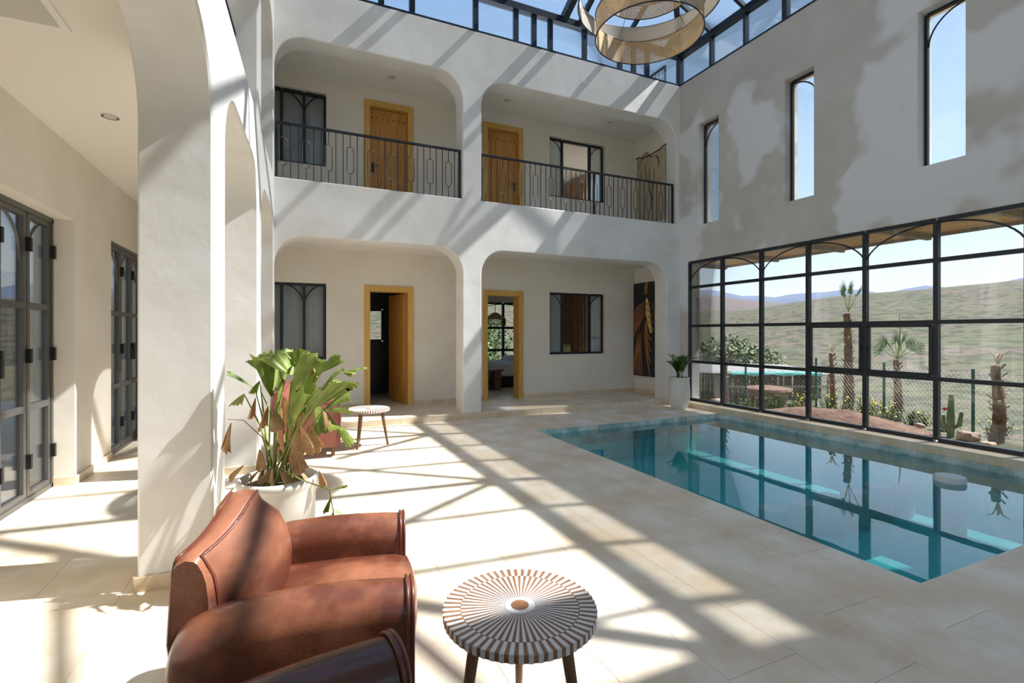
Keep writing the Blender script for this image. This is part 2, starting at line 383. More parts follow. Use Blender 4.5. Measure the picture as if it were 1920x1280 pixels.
# ------------------------------------------------------------------ floor, tiles, pool
PX0, PX1, PY0, PY1 = 3.33, 7.06, 1.61, 6.52
fl = MB()
fl.box(-2.16, PX0, -2.5, YF, -.2, -.012); fl.box(PX0, XR, PY1, YF, -.2, -.012); fl.box(PX0, XR, -2.5, PY0, -.2, -.012)
fl.box(-2.2, -.3, YF, YB, -.2, -.012)
floor = struct(fl.build('floor', 'grout'), 'cream travertine floor round the pool', 'floor')
tile_me = {}
def tile(x0, x1, y0, y1, z=0, h=.014, g=.0008, parent=None, m='travertine', name='floor_tile'):
    k = (round(x1 - x0, 3), round(y1 - y0, 3), m)
    if k not in tile_me:
        a, b = (x1 - x0) / 2 - g, (y1 - y0) / 2 - g; c = .0008
        mb = MB(); vs = []
        for zz, e in ((-h, 0), (-c, 0), (0, c)):
            vs += [(-a + e, -b + e, zz), (a - e, -b + e, zz), (a - e, b - e, zz), (-a + e, b - e, zz)]
        fs = [(8, 9, 10, 11)] + [(i * 4 + j, i * 4 + (j + 1) % 4, i * 4 + 4 + (j + 1) % 4, i * 4 + 4 + j) for i in range(2) for j in range(4)]
        mb.add(vs, fs); o = mb.build(name, m, parent); tile_me[k] = o.data
    else: o = link(name, tile_me[k], parent)
    o.location = ((x0 + x1) / 2, (y0 + y1) / 2, z); return o
TW, TL = .42, .66
ncol = 0; x = PX0 - .4
while x > -1.87:
    xa = max(x - TW, -1.87); off = (ncol % 2) * TL / 2 + (ncol % 3) * .07
    y = -.35 - off
    while y < YF:
        a, b = max(y, -2.5), min(y + TL, YF)
        if b - a > .05: tile(xa, x, a, b, parent=floor)
        y += TL
    x -= TW; ncol += 1
y = -.35                                                  # coping along the pool
while y < YF:
    tile(PX0 - .4, PX0 if y + .8 < PY0 or True else PX0, y, min(y + .83, YF), parent=floor); y += .83
x = PX0
while x < XR - .01:
    b = min(x + .8, XR); tile(x, b, PY0 - .45, PY0, parent=floor); tile(x, b, PY0 - 1.1, PY0 - .45, parent=floor); tile(x, b, PY0 - 1.75, PY0 - 1.1, parent=floor)
    tile(x, b, PY1, PY1 + .42, parent=floor); tile(x, b, PY1 + .42, PY1 + .84, parent=floor); tile(x, b, PY1 + .84, YF, parent=floor); x += .8
MB().box(-1.87, 7.3, -2.5, -.36, -.012, -.001).build('floor_field', 'travertine', floor)
MB().box(-2.16, -1.871, -2.5, YB, -.012, -.001).build('door_threshold', 'travertine', floor)
MB().box(-1.87, -.3, YF, YB, -.012, -.001).build('floor_field', 'travertine', floor)
# platform of the loggia
plat = struct(MB().box(-.3, 7.25, YF + .012, 13.3, -.2, PL - .012).build('floor_loggia', 'grout'), 'raised travertine loggia floor', 'floor')
x = -.3
while x < 7.2:
    b = min(x + .63, 7.22)
    for j in range(2): tile(x, b, YF + .68 * j, YF + .68 * (j + 1), z=PL, parent=plat)
    t = MB().box(x + .0015, b - .0015, YF, YF + .014, 0, PL - .014).build('riser_tile', 'travertine_edge', plat); x += .63
MB().box(-.3, 7.22, YB, 13.3, PL - .012, PL - .001).build('floor_field', 'travertine', plat)
def skirting(i, segs):
    p = sempty('baseboard_%s' % i, 'low travertine skirting along the wall', 'skirting')
    for (x0, y0, x1, y1, z0) in segs:
        ln = math.hypot(x1 - x0, y1 - y0); k = max(1, round(ln / .5)); dx, dy = (x1 - x0) / k, (y1 - y0) / k
        for j in range(k):
            a = Vector((x0 + dx * (j + .008), y0 + dy * (j + .008), z0 + .04)); b = Vector((x0 + dx * (j + .992), y0 + dy * (j + .992), z0 + .04))
            MB().bar(a, b, .022, .08).build('skirting_tile', 'travertine_edge', p)
skirting('loggia', [(2.12, YB - .01, 3.47, YB - .01, PL), (4.39, YB - .01, 7.2, YB - .01, PL), (-.3, YB - .01, 1.2, YB - .01, PL), (7.21, YB - .03, 7.21, YF + .4, PL)])
skirting('left', [(-1.86, 6.02, -1.86, 7.03, 0), (-1.86, 2.22, -1.86, 4.06, 0), (-2.06, 6.0, -1.86, 6.0, 0)])
def pil(s0, s1):
    c = [LO + LD * s0 + LN * -.011, LO + LD * s1 + LN * -.011, LO + LD * s1 + LN * .381, LO + LD * s0 + LN * .381]
    e = LD * .011
    return [(c[0] - e, c[3] - e), (c[0], c[1]), (c[3], c[2]), (c[1] + e, c[2] + e)]
sg = []
for s0, s1 in ((0, .41), (2.36, 2.68)):
    for a, b in pil(s0, s1): sg.append((a.x, a.y, b.x, b.y, 0))
skirting('pillars', sg)
# curb under the great window
curb = struct(MB().box(PX1 + .002, XR + .3, -.9, 7.6, -.2, .076).build('trim_2', 'grout'), 'low stone curb under the big window', 'curb')
y = PY0 - 1.2
while y < 7.5:
    MB().box(PX1, XR + .02, y + .0015, min(y + .62, 7.55) - .0015, -.01, .09).build('curb_stone', 'travertine_edge', curb); y += .62
# pool shell
PD = -.62
ps = MB().box(PX0 - .1, PX1 + .1, PY0 - .1, PY1 + .1, PD - .1, PD)
ps.box(PX0 - .1, PX0, PY0, PY1, PD, -.015); ps.box(PX1, PX1 + .1, PY0, PY1, PD, -.015)
ps.box(PX0 - .1, PX1 + .1, PY0 - .1, PY0, PD, -.015); ps.box(PX0 - .1, PX1 + .1, PY1, PY1 + .1, PD, -.015)
pool = struct(ps.build('pool_basin', 'pool_tile'), 'rectangular swimming pool basin lined in turquoise', 'pool')
MB().box(PX0 + .01, PX0 + .9, PY0 + .01, PY0 + .7, PD + .01, PD + .32).build('pool_step', 'pool_tile', pool)
k = 16
for i in range(k):
    a = PY0 + (PY1 - PY0) * i / k; b = PY0 + (PY1 - PY0) * (i + 1) / k
    MB().box(PX1 - .012, PX1 - .0005, a + .001, b - .001, -.3, -.012).build('waterline_tile', 'marble', pool)
for i in range(12):
    a = PX0 + (PX1 - PX0) * i / 12; b = PX0 + (PX1 - PX0) * (i + 1) / 12
    MB().box(a + .001, b - .001, PY1 - .012, PY1 - .0005, -.3, -.016).build('waterline_tile', 'marble', pool)
for x in (4.35, 6.35):
    MB().box(x - .08, x + .08, PY1 - .02, PY1 - .006, -.14, -.02).build('skimmer_mouth', 'travertine_edge', pool)
tag(MB().add([(PX0 + .002, PY0 + .002, -.085), (PX1 - .013, PY0 + .002, -.085), (PX1 - .013, PY1 - .013, -.085), (PX0 + .002, PY1 - .013, -.085)], [(0, 1, 2, 3)]).build('pool_water', 'water'),
    'clear turquoise water filling the swimming pool', 'water', kind='stuff')
for i, X in enumerate([3.81, 4.23, 4.65, 5.07, 5.49, 5.91, 6.33]):
    o = MB().lathe([(.125, 0), (.13, .02), (.13, .37), (.122, .385)], 28).build('pool_stool', 'stool_white', loc=(X, 3.26, PD), smooth=40)
    tag(o, 'white round stool standing under water in a row across the pool', 'stool', 'submerged pool stools')
tag(MB().lathe([(.125, 0), (.13, .02), (.13, .58), (.122, .595)], 28).build('pool_stool', 'stool_white', loc=(6.2, 2.74, PD + .0), smooth=40),
    'tall white round pool stool whose top rises out of the water', 'stool')
for X, Y, lb in ((4.36, 6.86, 'white round skimmer lid in the paving at the pool end'), (6.28, 6.95, 'white round skimmer lid in the paving before the white pot')):
    tag(MB().lathe([(.11, 0), (.11, .004), (.1, .007)], 28).build('skimmer_lid', 'white_plastic', loc=(X, Y, 0)), lb, 'lid')

# ------------------------------------------------------------------ glazing helper
def fr(o, d):
    o = Vector(o); d = Vector(d); return lambda s, z, e=0: o + d * s + Vector((0, 0, z)) + Vector((-d.y, d.x, 0)) * e
def glazing(name, label, cat, P, S, Z, w=.045, dep=.06, metal='dark_metal', gl='glass', arches=(), skip=(), kind='structure', bars_from=0):
    """P(s,z,e): local frame to world; S and Z: bar positions; arches: (s_spring, s_apex, z0, z1)"""
    t = sempty(name, label, cat) if kind == 'structure' else thing(name, label, cat)
    for s in S: MB().bar(P(s, Z[0]), P(s, Z[-1]), dep, w, up=P(1, 0) - P(0, 0)).build('mullion', metal, t)
    for i in range(len(S) - 1):
        for z in Z: MB().bar(P(S[i] + w / 2 * (1 if S[i + 1] > S[i] else -1), z), P(S[i + 1] - w / 2 * (1 if S[i + 1] > S[i] else -1), z), dep, w).build('transom', metal, t)
        for j in range(len(Z) - 1):
            if (i, j) in skip: continue
            a, b = sorted((S[i], S[i + 1])); e = w / 2 - .004
            q = [P(a + e, Z[j] + e, -.003), P(b - e, Z[j] + e, -.003), P(b - e, Z[j + 1] - e, -.003), P(a + e, Z[j + 1] - e, -.003)]
            MB().prism(q, P(0, 0, .006) - P(0, 0, 0)).build('pane', gl, t)
    for s0, s1, z0, z1 in arches:
        pts = [P(s0 + (s1 - s0) * (1 - math.cos(k * math.pi / 24)), z0 + (z1 - z0) * math.sin(k * math.pi / 24)) for k in range(13)]
        MB().tube(pts, .011, 6).build('arch_bar', metal, t, smooth=60)
    return t
# the great window
PR = fr((XR + .045, 0, 0), Y3)
ZB = [.115, .87, 1.58, 2.35, 2.845]
gw = glazing('window_1', 'big black steel window wall beside the pool', 'window', PR, MY, ZB, w=.05, dep=.07,
             arches=[(MY[2 * i + 2 * q], MY[2 * i + 1], 2.375, 2.82) for i in range(5) for q in (0, 1)])
for i in (3, 4):
    a, b = MY[i + 1] + .045, MY[i] - .045; z0, z1 = .915, 1.54
    mb = MB(); e = .022
    for p, q in (((a, z0), (b, z0)), ((a, z1), (b, z1)), ((a, z0), (a, z1)), ((b, z0), (b, z1))):
        mb.bar(PR(p[0], p[1], .02), PR(q[0], q[1], .02), .045, .045, up=(0, 0, 1) if p[1] == q[1] else (0, 1, 0))
    mb.build('sash', 'dark_metal', gw)
    MB().box(XR - .01, XR + .02, (a if i == 3 else b) - .012, (a if i == 3 else b) + .012, 1.17, 1.27).build('sash_handle', 'black', gw)
for n_, (a, b) in enumerate(SLITS):
    glazing('window_%d' % (n_ + 2), 'narrow upright slit window high in the grey wall, ' + ('next to the back arcade corner', 'second from the back arcade corner', 'third from the back arcade corner', 'fourth from the back arcade corner')[n_], 'window', fr((XR + .16, 0, 0), Y3), [a + .02, b - .02], [3.57, 5.51], w=.035, dep=.05,
            arches=[(b - .04, a + .04, 5.1, 5.48) if n_ % 2 == 0 else (a + .04, b - .04, 5.1, 5.48)])
for n_, (a, b) in enumerate(FILL_WINS):  # glazing for the added daylight openings behind the camera
    for q, (z0, z1) in enumerate(((0.02, 2.58), (3.62, 5.78))):
        glazing('window_%d' % (20 + n_ * 2 + q), 'black framed %s window added for daylight in the unseen front wall, %s' % (('lower', 'upper')[q], ('by the left arcade', 'middle bay', 'by the pool side wall')[n_]), 'window', fr((0, -2.6, 0), X3), [a + .02, (a + b) / 2, b - .02], [z0, (z0 + z1) / 2, z1], w=.05)
# loggia windows
def leaf_arches(a, b, z1):
    q = (b - a) / 4
    return [(a + q, a + .02, z1 - .42, z1 - .02), (a + q, a + 2 * q, z1 - .42, z1 - .02), (a + 3 * q, a + 2 * q, z1 - .42, z1 - .02), (a + 3 * q, b - .02, z1 - .42, z1 - .02)]
n_ = 6
for zz0, zz1, lvl in ((.98, 2.3, 'ground floor'), (4.33, 5.6, 'upper loggia')):
    for wi, (a, b) in enumerate(WINS):
        q = (b - a) / 4; openw = wi == 1
        S = [a + .02, a + q, a + 2 * q, a + 3 * q, b - .02] if not openw else [a + .02, a + q, a + 3 * q, b - .02]
        ar = leaf_arches(a, b, zz1)
        if openw: ar = [ar[0], ar[3]]
        glazing('window_%d' % n_, 'black steel window with curved bars, %s, %s' % (lvl, 'middle slid open' if openw else 'white curtain behind'), 'window',
                fr((0, YB + .11, 0), X3), S, [zz0 + .02, zz1 - .02], w=.05, dep=.06, gl='glass_frost' if openw else 'glass', arches=ar, skip=[(1, 0)] if openw else ())
        n_ += 1
# ------------------------------------------------------------------ rooms behind the loggias
wall_poly('wall_house_back', 'plaster_warm', (0, 11.6, 0), X3, Y3, .2, -2.3, 2.95, 0, TOP, holes=[rect_pts(1.3, 2.3, 1.0, 2.3), rect_pts(-1.2, .8, .9, 2.3), rect_pts(-1.2, .8, 4.2, 5.6)])
wall_poly('wall_bedroom', 'plaster_warm', (0, 12.8, 0), X3, Y3, .2, 2.7, 7.6, 0, TOP, holes=[rect_pts(4.7, 6.5, .5, 2.3), rect_pts(4.0, 6.0, 4.1, 5.7)])
wall_poly('wall_house_right', 'plaster_warm', (7.5, 0, 0), Y3, X3, .2, 9.1, 13.0, 0, TOP, holes=[rect_pts(10.3, 11.5, .3, 2.4), rect_pts(10.3, 11.5, UF + .3, UF + 2.3)])
sbox('wall_house_left', 'plaster_warm', -2.3, -2.1, 9.3, 11.8, 0, TOP)
sbox('wall_partition', 'plaster_warm', 2.7, 2.9, 9.3, 12.9, 0, TOP)
sbox('wall_bath', 'bath_dark', .75, .9, 9.3, 11.6, 0, 2.9)
sbox('ceiling_rooms_lower', 'ceiling_white', -2.3, 7.7, 9.3, 13, 2.9, UF)
sbox('ceiling_rooms_upper', 'ceiling_white', -2.3, 7.7, 9.3, 13, 5.85, TOP - .02)
wall_poly('wall_bath_rear', 'bath_dark', (0, 11.2, 0), X3, Y3, .1, .9, 2.7, 0, 2.9, holes=[rect_pts(1.54, 1.92, 1.25, 1.97)])
sbox('wall_bath_side', 'bath_dark', 2.6, 2.7, 9.35, 11.2, 0, 2.9)
glazing('window_10', 'small black framed bathroom window seen through open door', 'window', fr((0, 11.24, 0), X3), [1.56, 1.9], [1.27, 1.95], w=.05)
glazing('window_11', 'black framed bedroom window seen through the doorway', 'window', fr((0, 12.86, 0), X3), [4.72, 5.55, 6.48], [.52, .95, 1.58, 2.28], w=.07,
        arches=[(4.75, 5.55, 1.9, 2.25), (6.45, 5.55, 1.9, 2.25)])
glazing('window_12', 'tall black framed bedroom window beside the curtain', 'window', fr((7.56, 0, 0), Y3), [10.32, 10.9, 11.48], [.32, 1.3, 2.38], w=.06)
glazing('window_13', 'upper bedroom window at the back', 'window', fr((0, 12.86, 0), X3), [4.02, 5.0, 5.98], [4.12, 5.68], w=.06)
def curtain(label, x0, x1, y, z0, z1, m, grp=None, amp=.03, name='curtain', along_y=False):
    n = int((x1 - x0) / .018); mb = MB(); vs = []
    for i in range(n + 1):
        x = x0 + (x1 - x0) * i / n; yy = y + amp * math.sin(i * .55) + amp * .4 * math.sin(i * .23)
        vs += [(x, yy, z0), (x, yy, z1), (x, yy + .006, z0), (x, yy + .006, z1)]
    fs = []
    for i in range(n):
        a, b = i * 4, i * 4 + 4; fs += [(a, b, b + 1, a + 1), (a + 2, a + 3, b + 3, b + 2), (a + 1, b + 1, b + 3, a + 3), (a, a + 2, b + 2, b)]
    if along_y: vs = [(b_, a_, c_) for a_, b_, c_ in vs]
    o = mb.add(vs, fs).build(name, m, smooth=60); return tag(o, label, 'curtain', grp)
curtain('sheer white curtain behind the ground floor loggia window', -.85, .62, YB + .26, .3, 2.6, 'curtain_white', amp=.018)
curtain('sheer white curtain behind the upper loggia window', -.85, .62, YB + .26, UF, 5.7, 'curtain_white', amp=.018)
curtain('brown curtain hanging inside the slid-open ground floor window', 11.5, 12.65, 7.36, .15, 2.75, 'curtain_brown', amp=.05, along_y=True)
curtain('brown curtain inside the slid-open upper window', 11.5, 12.65, 7.36, 3.5, 5.7, 'curtain_brown', amp=.05, along_y=True)
o = thing('chest', 'small olive green chest standing before the brown curtain', 'chest', (6.7, 11.75, PL))
MB().box(-.28, .28, -.22, .22, 0, 1.0).build('body', 'chest_green', o); MB().box(-.29, .29, -.23, .23, 1.0, 1.03).build('top', 'walnut', o)
bed = thing('bed', 'low bed with white linen seen through the open doorway', 'bed', (5.15, 11.85, PL))
MB().box(-.75, .85, -.85, .85, .06, .26).build('bed_base', 'black', bed)
rbox(1.66, 1.76, .34, .1, 8, off=(.05, 0, .42)).build('mattress', 'linen', bed, smooth=60)
rbox(.5, .7, .16, .07, 6, off=(.5, -.4, .64)).build('pillow', 'linen', bed, smooth=60); rbox(.5, .7, .16, .07, 6, off=(.5, .4, .64)).build('pillow', 'linen', bed, smooth=60)
bn = thing('bench', 'small wooden bench at the foot of the white bed', 'bench', (4.35, 10.72, PL))
MB().box(-.32, .22, -.18, .18, .44, .49).build('seat', 'walnut', bn)
for sx_ in (-.3, .0): MB().box(sx_, sx_ + .16, -.16, .16, 0, .44).build('leg', 'walnut', bn)
lm = thing('pendant_lamp', 'straw pendant lamp with olive green fringe hanging in the bedroom', 'lamp', (4.42, 10.7, 1.72))
MB().lathe([(.02, .2), (.06, .19), (.24, .06), (.25, .05), (.24, .05), (.05, .18)], 24, cap0=False, cap1=False).build('shade', 'straw', lm, smooth=50)
MB().tube([(0, 0, .19), (0, 0, 1.18)], .008).build('cord', 'straw', lm)
fm = MB()
for i in range(72):
    th = i * math.pi / 36; fm.bar((.245 * math.cos(th), .245 * math.sin(th), .055), (.245 * math.cos(th), .245 * math.sin(th), -.1 - .015 * random.random()), .014, .004)
fo = fm.build('fringe', 'fringe', lm); fo['kind'] = 'stuff'

# ------------------------------------------------------------------ timber doors
def door_frame(t, a, b, z0, H):
    for x0, x1, za, zb in ((a, a + .1, z0, z0 + H), (b - .1, b, z0, z0 + H), (a + .1, b - .1, z0 + H - .1, z0 + H)):
        MB().box(x0, x1, YB - .03, YB + .24, za, zb).build('frame', 'pine', t)
def plank_leaf(t, wd, H, T):
    """leaf in its own frame: hinge at x=0, runs along +x, faces -y"""
    lf = bpy.data.objects.new('door_leaf', None); COL.objects.link(lf); lf.parent = t
    MB().box(0, wd, .012, .045, .005, H).build('backing', 'pine_door', lf); k = 7
    for i in range(k): MB().box(.004 + (wd - .008) * i / k + .002, .004 + (wd - .008) * (i + 1) / k - .002, -.004, .014, .01, H - .005).build('plank', 'pine_door', lf)
    for i in range(7):
        for zz in (H - .16, .18): MB().lathe([(.013, 0), (.011, .006), (.004, .01)], 8, c=(0, 0, 0)).build('stud', 'black', lf)
    st = [c for c in lf.children if c.name.startswith('stud')]
    for i, s in enumerate(st):
        s.rotation_euler = (R(90), 0, 0); s.location = (.05 + (wd - .1) * (i // 2) / 6, -.004, (H - .16) if i % 2 == 0 else .18)
    hx = T
    MB().box(hx - .02, hx + .02, -.012, -.004, .92, 1.1).build('lock_plate', 'black', lf)
    MB().tube([(hx, -.01, 1.04), (hx, -.05, 1.04), (hx + (.1 if T < wd / 2 else -.1), -.05, 1.04)], .009, 6).build('handle', 'black', lf)
    return lf
DN = 1
for lv, z0 in ((0, PL), (1, UF)):
    for di, (a, b) in enumerate(DOORS):
        lab = [['pine doorway with leaf swung into the dark bathroom', 'open pine doorway to the bedroom with the bed'],
               ['closed pine plank door beside the white curtained upper window', 'closed pine plank door next to the slid-open upper window']][lv][di]
        t = sempty('door_%d' % DN, lab, 'door'); DN += 1
        door_frame(t, a, b, z0, 2.19)
        if lv == 1:
            lf = plank_leaf(t, b - a - .2, 2.08, .06 if di == 0 else b - a - .26); lf.location = (a + .1, YB + .08, z0)
        elif di == 0:
            lf = plank_leaf(t, b - a - .2, 2.08, b - a - .26); lf.location = (b - .1, YB + .24, z0); lf.rotation_euler = (0, 0, R(102))

# ------------------------------------------------------------------ glazed steel doors on the left wall
DG = 0
for (y0, y1), lab in zip(GD, ('folding steel and glass doors to the terrace beside the near pillar', 'pair of steel and glass doors further down the aisle', 'steel and glass doors at the aisle end behind the viewer')):
    xd = -1.93 if y0 > 7 else -2.06; P = fr((xd, 0, 0), Y3); nl = max(2, round((y1 - y0) / .48)); lw = (y1 - y0) / nl
    t = sempty('door_%d' % DN, lab, 'door'); DN += 1
    mb = MB(); mb.bar(P(y0, 2.5), P(y1, 2.5), .07, .05); mb.bar(P(y0, .02), P(y1, .02), .07, .04)
    mb.bar(P(y0 + .02, 0), P(y0 + .02, 2.5), .07, .04, up=(0, 1, 0)); mb.bar(P(y1 - .02, 0), P(y1 - .02, 2.5), .07, .04, up=(0, 1, 0)); mb.build('frame', 'grey_metal', t)
    for i in range(nl):
        a, b = y0 + .03 + lw * i * (1 - .06 / (y1 - y0)), y0 + .03 + lw * (i + 1) * (1 - .06 / (y1 - y0)); a += .006; b -= .006
        lf = bpy.data.objects.new('door_leaf', None); COL.objects.link(lf); lf.parent = t
        mb = MB(); zs = [.06, .8, 1.68, 2.46]
        for s in (a + .025, b - .025): mb.bar(P(s, .04), P(s, 2.47), .05, .05, up=(0, 1, 0))
        for z in zs: mb.bar(P(a + .05, z), P(b - .05, z), .05, .055)
        mb.build('leaf_frame', 'grey_metal', lf)
        for j in range(3):
            q = [P(a + .045, zs[j] + .02, -.003), P(b - .045, zs[j] + .02, -.003), P(b - .045, zs[j + 1] - .02, -.003), P(a + .045, zs[j + 1] - .02, -.003)]
            MB().prism(q, P(0, 0, .006) - P(0, 0, 0)).build('pane', 'glass', lf)
        s0, s1 = (b - .05, a + .05) if i % 2 else (a + .05, b - .05)
        if i % 2: s0, s1 = a + .05, b - .05
        else: s0, s1 = b - .05, a + .05
        MB().tube([P(s0 + (s1 - s0) * (1 - math.cos(k * math.pi / 24)), 2.06 + .38 * math.sin(k * math.pi / 24)) for k in range(13)], .011, 6).build('arch_bar', 'grey_metal', lf)
        for z in (.35, 1.25, 2.2):
            MB().box(xd + .025, xd + .06, b - .012, b + .022, z - .06, z + .06).build('hinge', 'black', lf)
    MB().box(xd + .03, xd + .08, (y0 + y1) / 2 - .07, (y0 + y1) / 2 - .03, 1.1, 1.25).build('handle', 'black', t)

# ------------------------------------------------------------------ balcony railings
oval = None
def railing(name, label, p0, p1, z0, z1, mid=False, group=None):
    p0 = Vector(p0); p1 = Vector(p1); d = (p1 - p0); ln = d.length; d.normalize()
    t = thing(name, label, 'railing', (p0.x, p0.y, z0), math.atan2(d.y, d.x)); H = z1 - z0
    MB().box(0, ln, -.022, .022, H - .03, H).build('top_rail', 'dark_metal', t); MB().box(0, ln, -.018, .018, .0, .022).build('bottom_rail', 'dark_metal', t)
    for x in (0, ln - .035): MB().box(x, x + .035, -.018, .018, .022, H - .03).build('post', 'dark_metal', t)
    if mid: MB().box(ln * .54, ln * .54 + .03, -.016, .016, .022, H - .03).build('post', 'dark_metal', t)
    k = round(ln / .105); me1 = me2 = None
    for i in range(1, k):
        x = ln * i / k
        if i % 3 == 1:
            if me2 is None:
                mb = MB(); mb.bar((0, 0, .022), (0, 0, .2), .011); mb.bar((0, 0, H - .22), (0, 0, H - .03), .011)
                r, c0, c1 = .05, .25, H - .27
                pts = [(r * math.cos(math.pi + j * math.pi / 8), 0, c0 + r * math.sin(math.pi + j * math.pi / 8)) for j in range(9)] + [(r * math.cos(j * math.pi / 8), 0, c1 + r * math.sin(j * math.pi / 8)) for j in range(9)]
                mb.tube(pts, .0065, 5, closed=True); o = mb.build('oval_baluster', 'steel', t, smooth=60); me2 = o.data
            else: o = link('oval_baluster', me2, t)
        else:
            if me1 is None: o = MB().bar((0, 0, .022), (0, 0, H - .03), .011).build('baluster', 'dark_metal', t); me1 = o.data
            else: o = link('baluster', me1, t)
        o.location = (x, 0, 0)
    return t
railing('balcony_railing', 'black railing with oval rings between the two arcade piers, nine rings', (-.19, YF + .1, 0), (2.61, YF + .1, 0), SILL, SILL + .83)
railing('balcony_railing', 'long black railing with oval rings and a middle post by the cloth hanging', (2.96, YF + .1, 0), (7.21, YF + .1, 0), SILL, SILL + .83, mid=True)
for s0, s1, lb in ((-2.45, 0, 'black railing in the upper left arcade opening nearest the front'), (.41, 2.36, 'black railing in the middle upper opening of the left arcade'), (2.68, 4.33, 'black railing in the upper left opening next to the back arcade')):
    a = LO + LD * (s0 + .01) + LN * .22; b = LO + LD * (s1 - .01) + LN * .22
    railing('gallery_railing', lb, a, b, SILL, SILL + .83)
railing('roof_railing', 'black railing on the roof terrace outside the corner glazing', (7.2, YF + .3, 0), (7.2, 9.6, 0), TOP + .02, 7.06)

# ------------------------------------------------------------------ skylight
sk = sempty('skylight', 'pyramid glass skylight with dark metal frame over the courtyard', 'skylight')
XL, YN = -.4, .2; APEX = Vector(((XL + XR) / 2, 4.12, EAVE + 1.9))
def sbar(a, b, w, d, name, up=(0, 0, 1)): MB().bar(a, b, w, d, up).build(name, 'skylight_metal', sk)
XE, YE = XR + .06, YF + .06
BM = [-.36, .5, 1.30, 1.785, 2.865, 3.615, 3.97, 4.30, 5.03, 5.84, 6.17, 6.5]
for X in BM: sbar((X, YE, TOP), (X, YE, EAVE - .05), .055, .09, 'clerestory_mullion', (1, 0, 0))
sbar((XE, YE, TOP), (XE, YE, EAVE), .1, .1, 'corner_post')
RY = [5.43 + .77 * i for i in (2, 1, 0)] + [5.43 - .8 * i for i in range(1, 7)]
for i, Y in enumerate(RY): sbar((XE, Y, TOP), (XE, Y, EAVE - .05), .09, .085 if i in (2, 5, 8) else .05, 'clerestory_mullion', (0, 1, 0))
for Y in [YN + .05 + .9 * i for i in range(9)]: sbar((-.5, Y, TOP), (-.5, Y, EAVE - .05), .09, .055, 'clerestory_mullion', (0, 1, 0))
sbar((-.55, YE, EAVE), (XE + .06, YE, EAVE), .12, .12, 'eave_beam'); sbar((XE, YN - .05, EAVE), (XE, YE, EAVE), .12, .12, 'eave_beam'); sbar((-.5, YN - .05, EAVE), (-.5, YE, EAVE), .12, .12, 'eave_beam')
sbar((-.55, YN, EAVE), (XE + .06, YN, EAVE), .12, .12, 'eave_beam')
sbar((-.55, YE, TOP + .02), (XE, YE, TOP + .02), .08, .05, 'sill_bar'); sbar((XE, YN, TOP + .02), (XE, YE, TOP + .02), .08, .05, 'sill_bar')
def pane(q, n, name='pane'): MB().prism([Vector(p) for p in q], Vector(n) * .008).build(name, 'glass_roof', sk)
bx = BM + [XE]
for a, b in zip(bx[:-1], bx[1:]): pane([(a + .025, YE, TOP + .05), (b - .025, YE, TOP + .05), (b - .025, YE, EAVE - .06), (a + .025, YE, EAVE - .06)], (0, 1, 0))
by = [YE] + RY + [YN]
for a, b in zip(by[:-1], by[1:]):
    if a - b > .12: pane([(XE, a - .025, TOP + .05), (XE, b + .025, TOP + .05), (XE, b + .025, EAVE - .06), (XE, a - .025, EAVE - .06)], (1, 0, 0))
for i in range(8): pane([(-.5, YN + .08 + .9 * i, TOP + .02), (-.5, YN + .92 + .9 * i, TOP + .02), (-.5, YN + .92 + .9 * i, EAVE - .06), (-.5, YN + .08 + .9 * i, EAVE - .06)], (1, 0, 0))
def slope(P0, P1, ts, widths):
    P0 = Vector((P0[0], P0[1], EAVE + .04)); P1 = Vector((P1[0], P1[1], EAVE + .04)); ap = APEX.copy()
    top = lambda t: P0.lerp(ap, 2 * t) if t <= .5 else P1.lerp(ap, 2 * (1 - t))
    for t, w_ in zip(ts, widths):
        a = P0.lerp(P1, t); b = top(t)
        if (b - a).length > .15: sbar(a, b, w_, w_ * 1.3, 'rafter')
    tt = sorted(set([0.0] + list(ts) + [1.0]))
    if not any(abs(t - .5) < .01 for t in tt): tt = sorted(tt + [.5])
    up = (P1 - P0).cross(ap - P0).normalized(); up = up if up.z > 0 else -up
    for a, b in zip(tt[:-1], tt[1:]):
        q = [P0.lerp(P1, a), P0.lerp(P1, b), top(b), top(a)]
        if a == 0: q = q[:3]
        if b == 1: q = [q[0], q[1], q[3]]
        pane([p + up * .03 for p in q], up, 'roof_pane')
c00, c10, c11, c01 = (XL - .1, YN), (XE, YN), (XE, YE), (XL - .1, YE)
W = XE - XL + .1; ry = [1.93, 2.25, 3.40, 4.58, 4.92, 5.99, 7.0, .62]; rw = [.11, .07, .06, .11, .07, .06, .1, .06]
slope(c01, c11, [(x - XL + .1) / W for x in ry], rw)
slope(c11, c10, [(YE - y) / (YE - YN) for y in RY if y > YN + .1], [.1 if i in (2, 5) else .06 for i in range(len(RY))])
slope(c00, c10, [(x - XL + .1) / W for x in (1.1, 2.4, 3.7, 5.0, 6.3)], [.06] * 5)
slope(c01, c00, [i / 9 for i in range(1, 9)], [.06] * 8)
for c in (c00, c10, c11, c01): sbar((c[0], c[1], EAVE + .04), APEX, .1, .13, 'hip_beam')
for (y0, dy, ln) in ((5.43, 1, 1.5), (3.03, -1, 1.7), (3.03, 1, 1.3), (5.43, -1, 1.0)):
    k = .5
    sbar((XE, y0, EAVE + .02), (XE - ln, y0 + dy * ln, EAVE + .02 + k * ln * .96), .07, .07, 'brace')
sbar((APEX.x, APEX.y, APEX.z + .05), (APEX.x, APEX.y, APEX.z - .3), .12, .12, 'apex_boss')

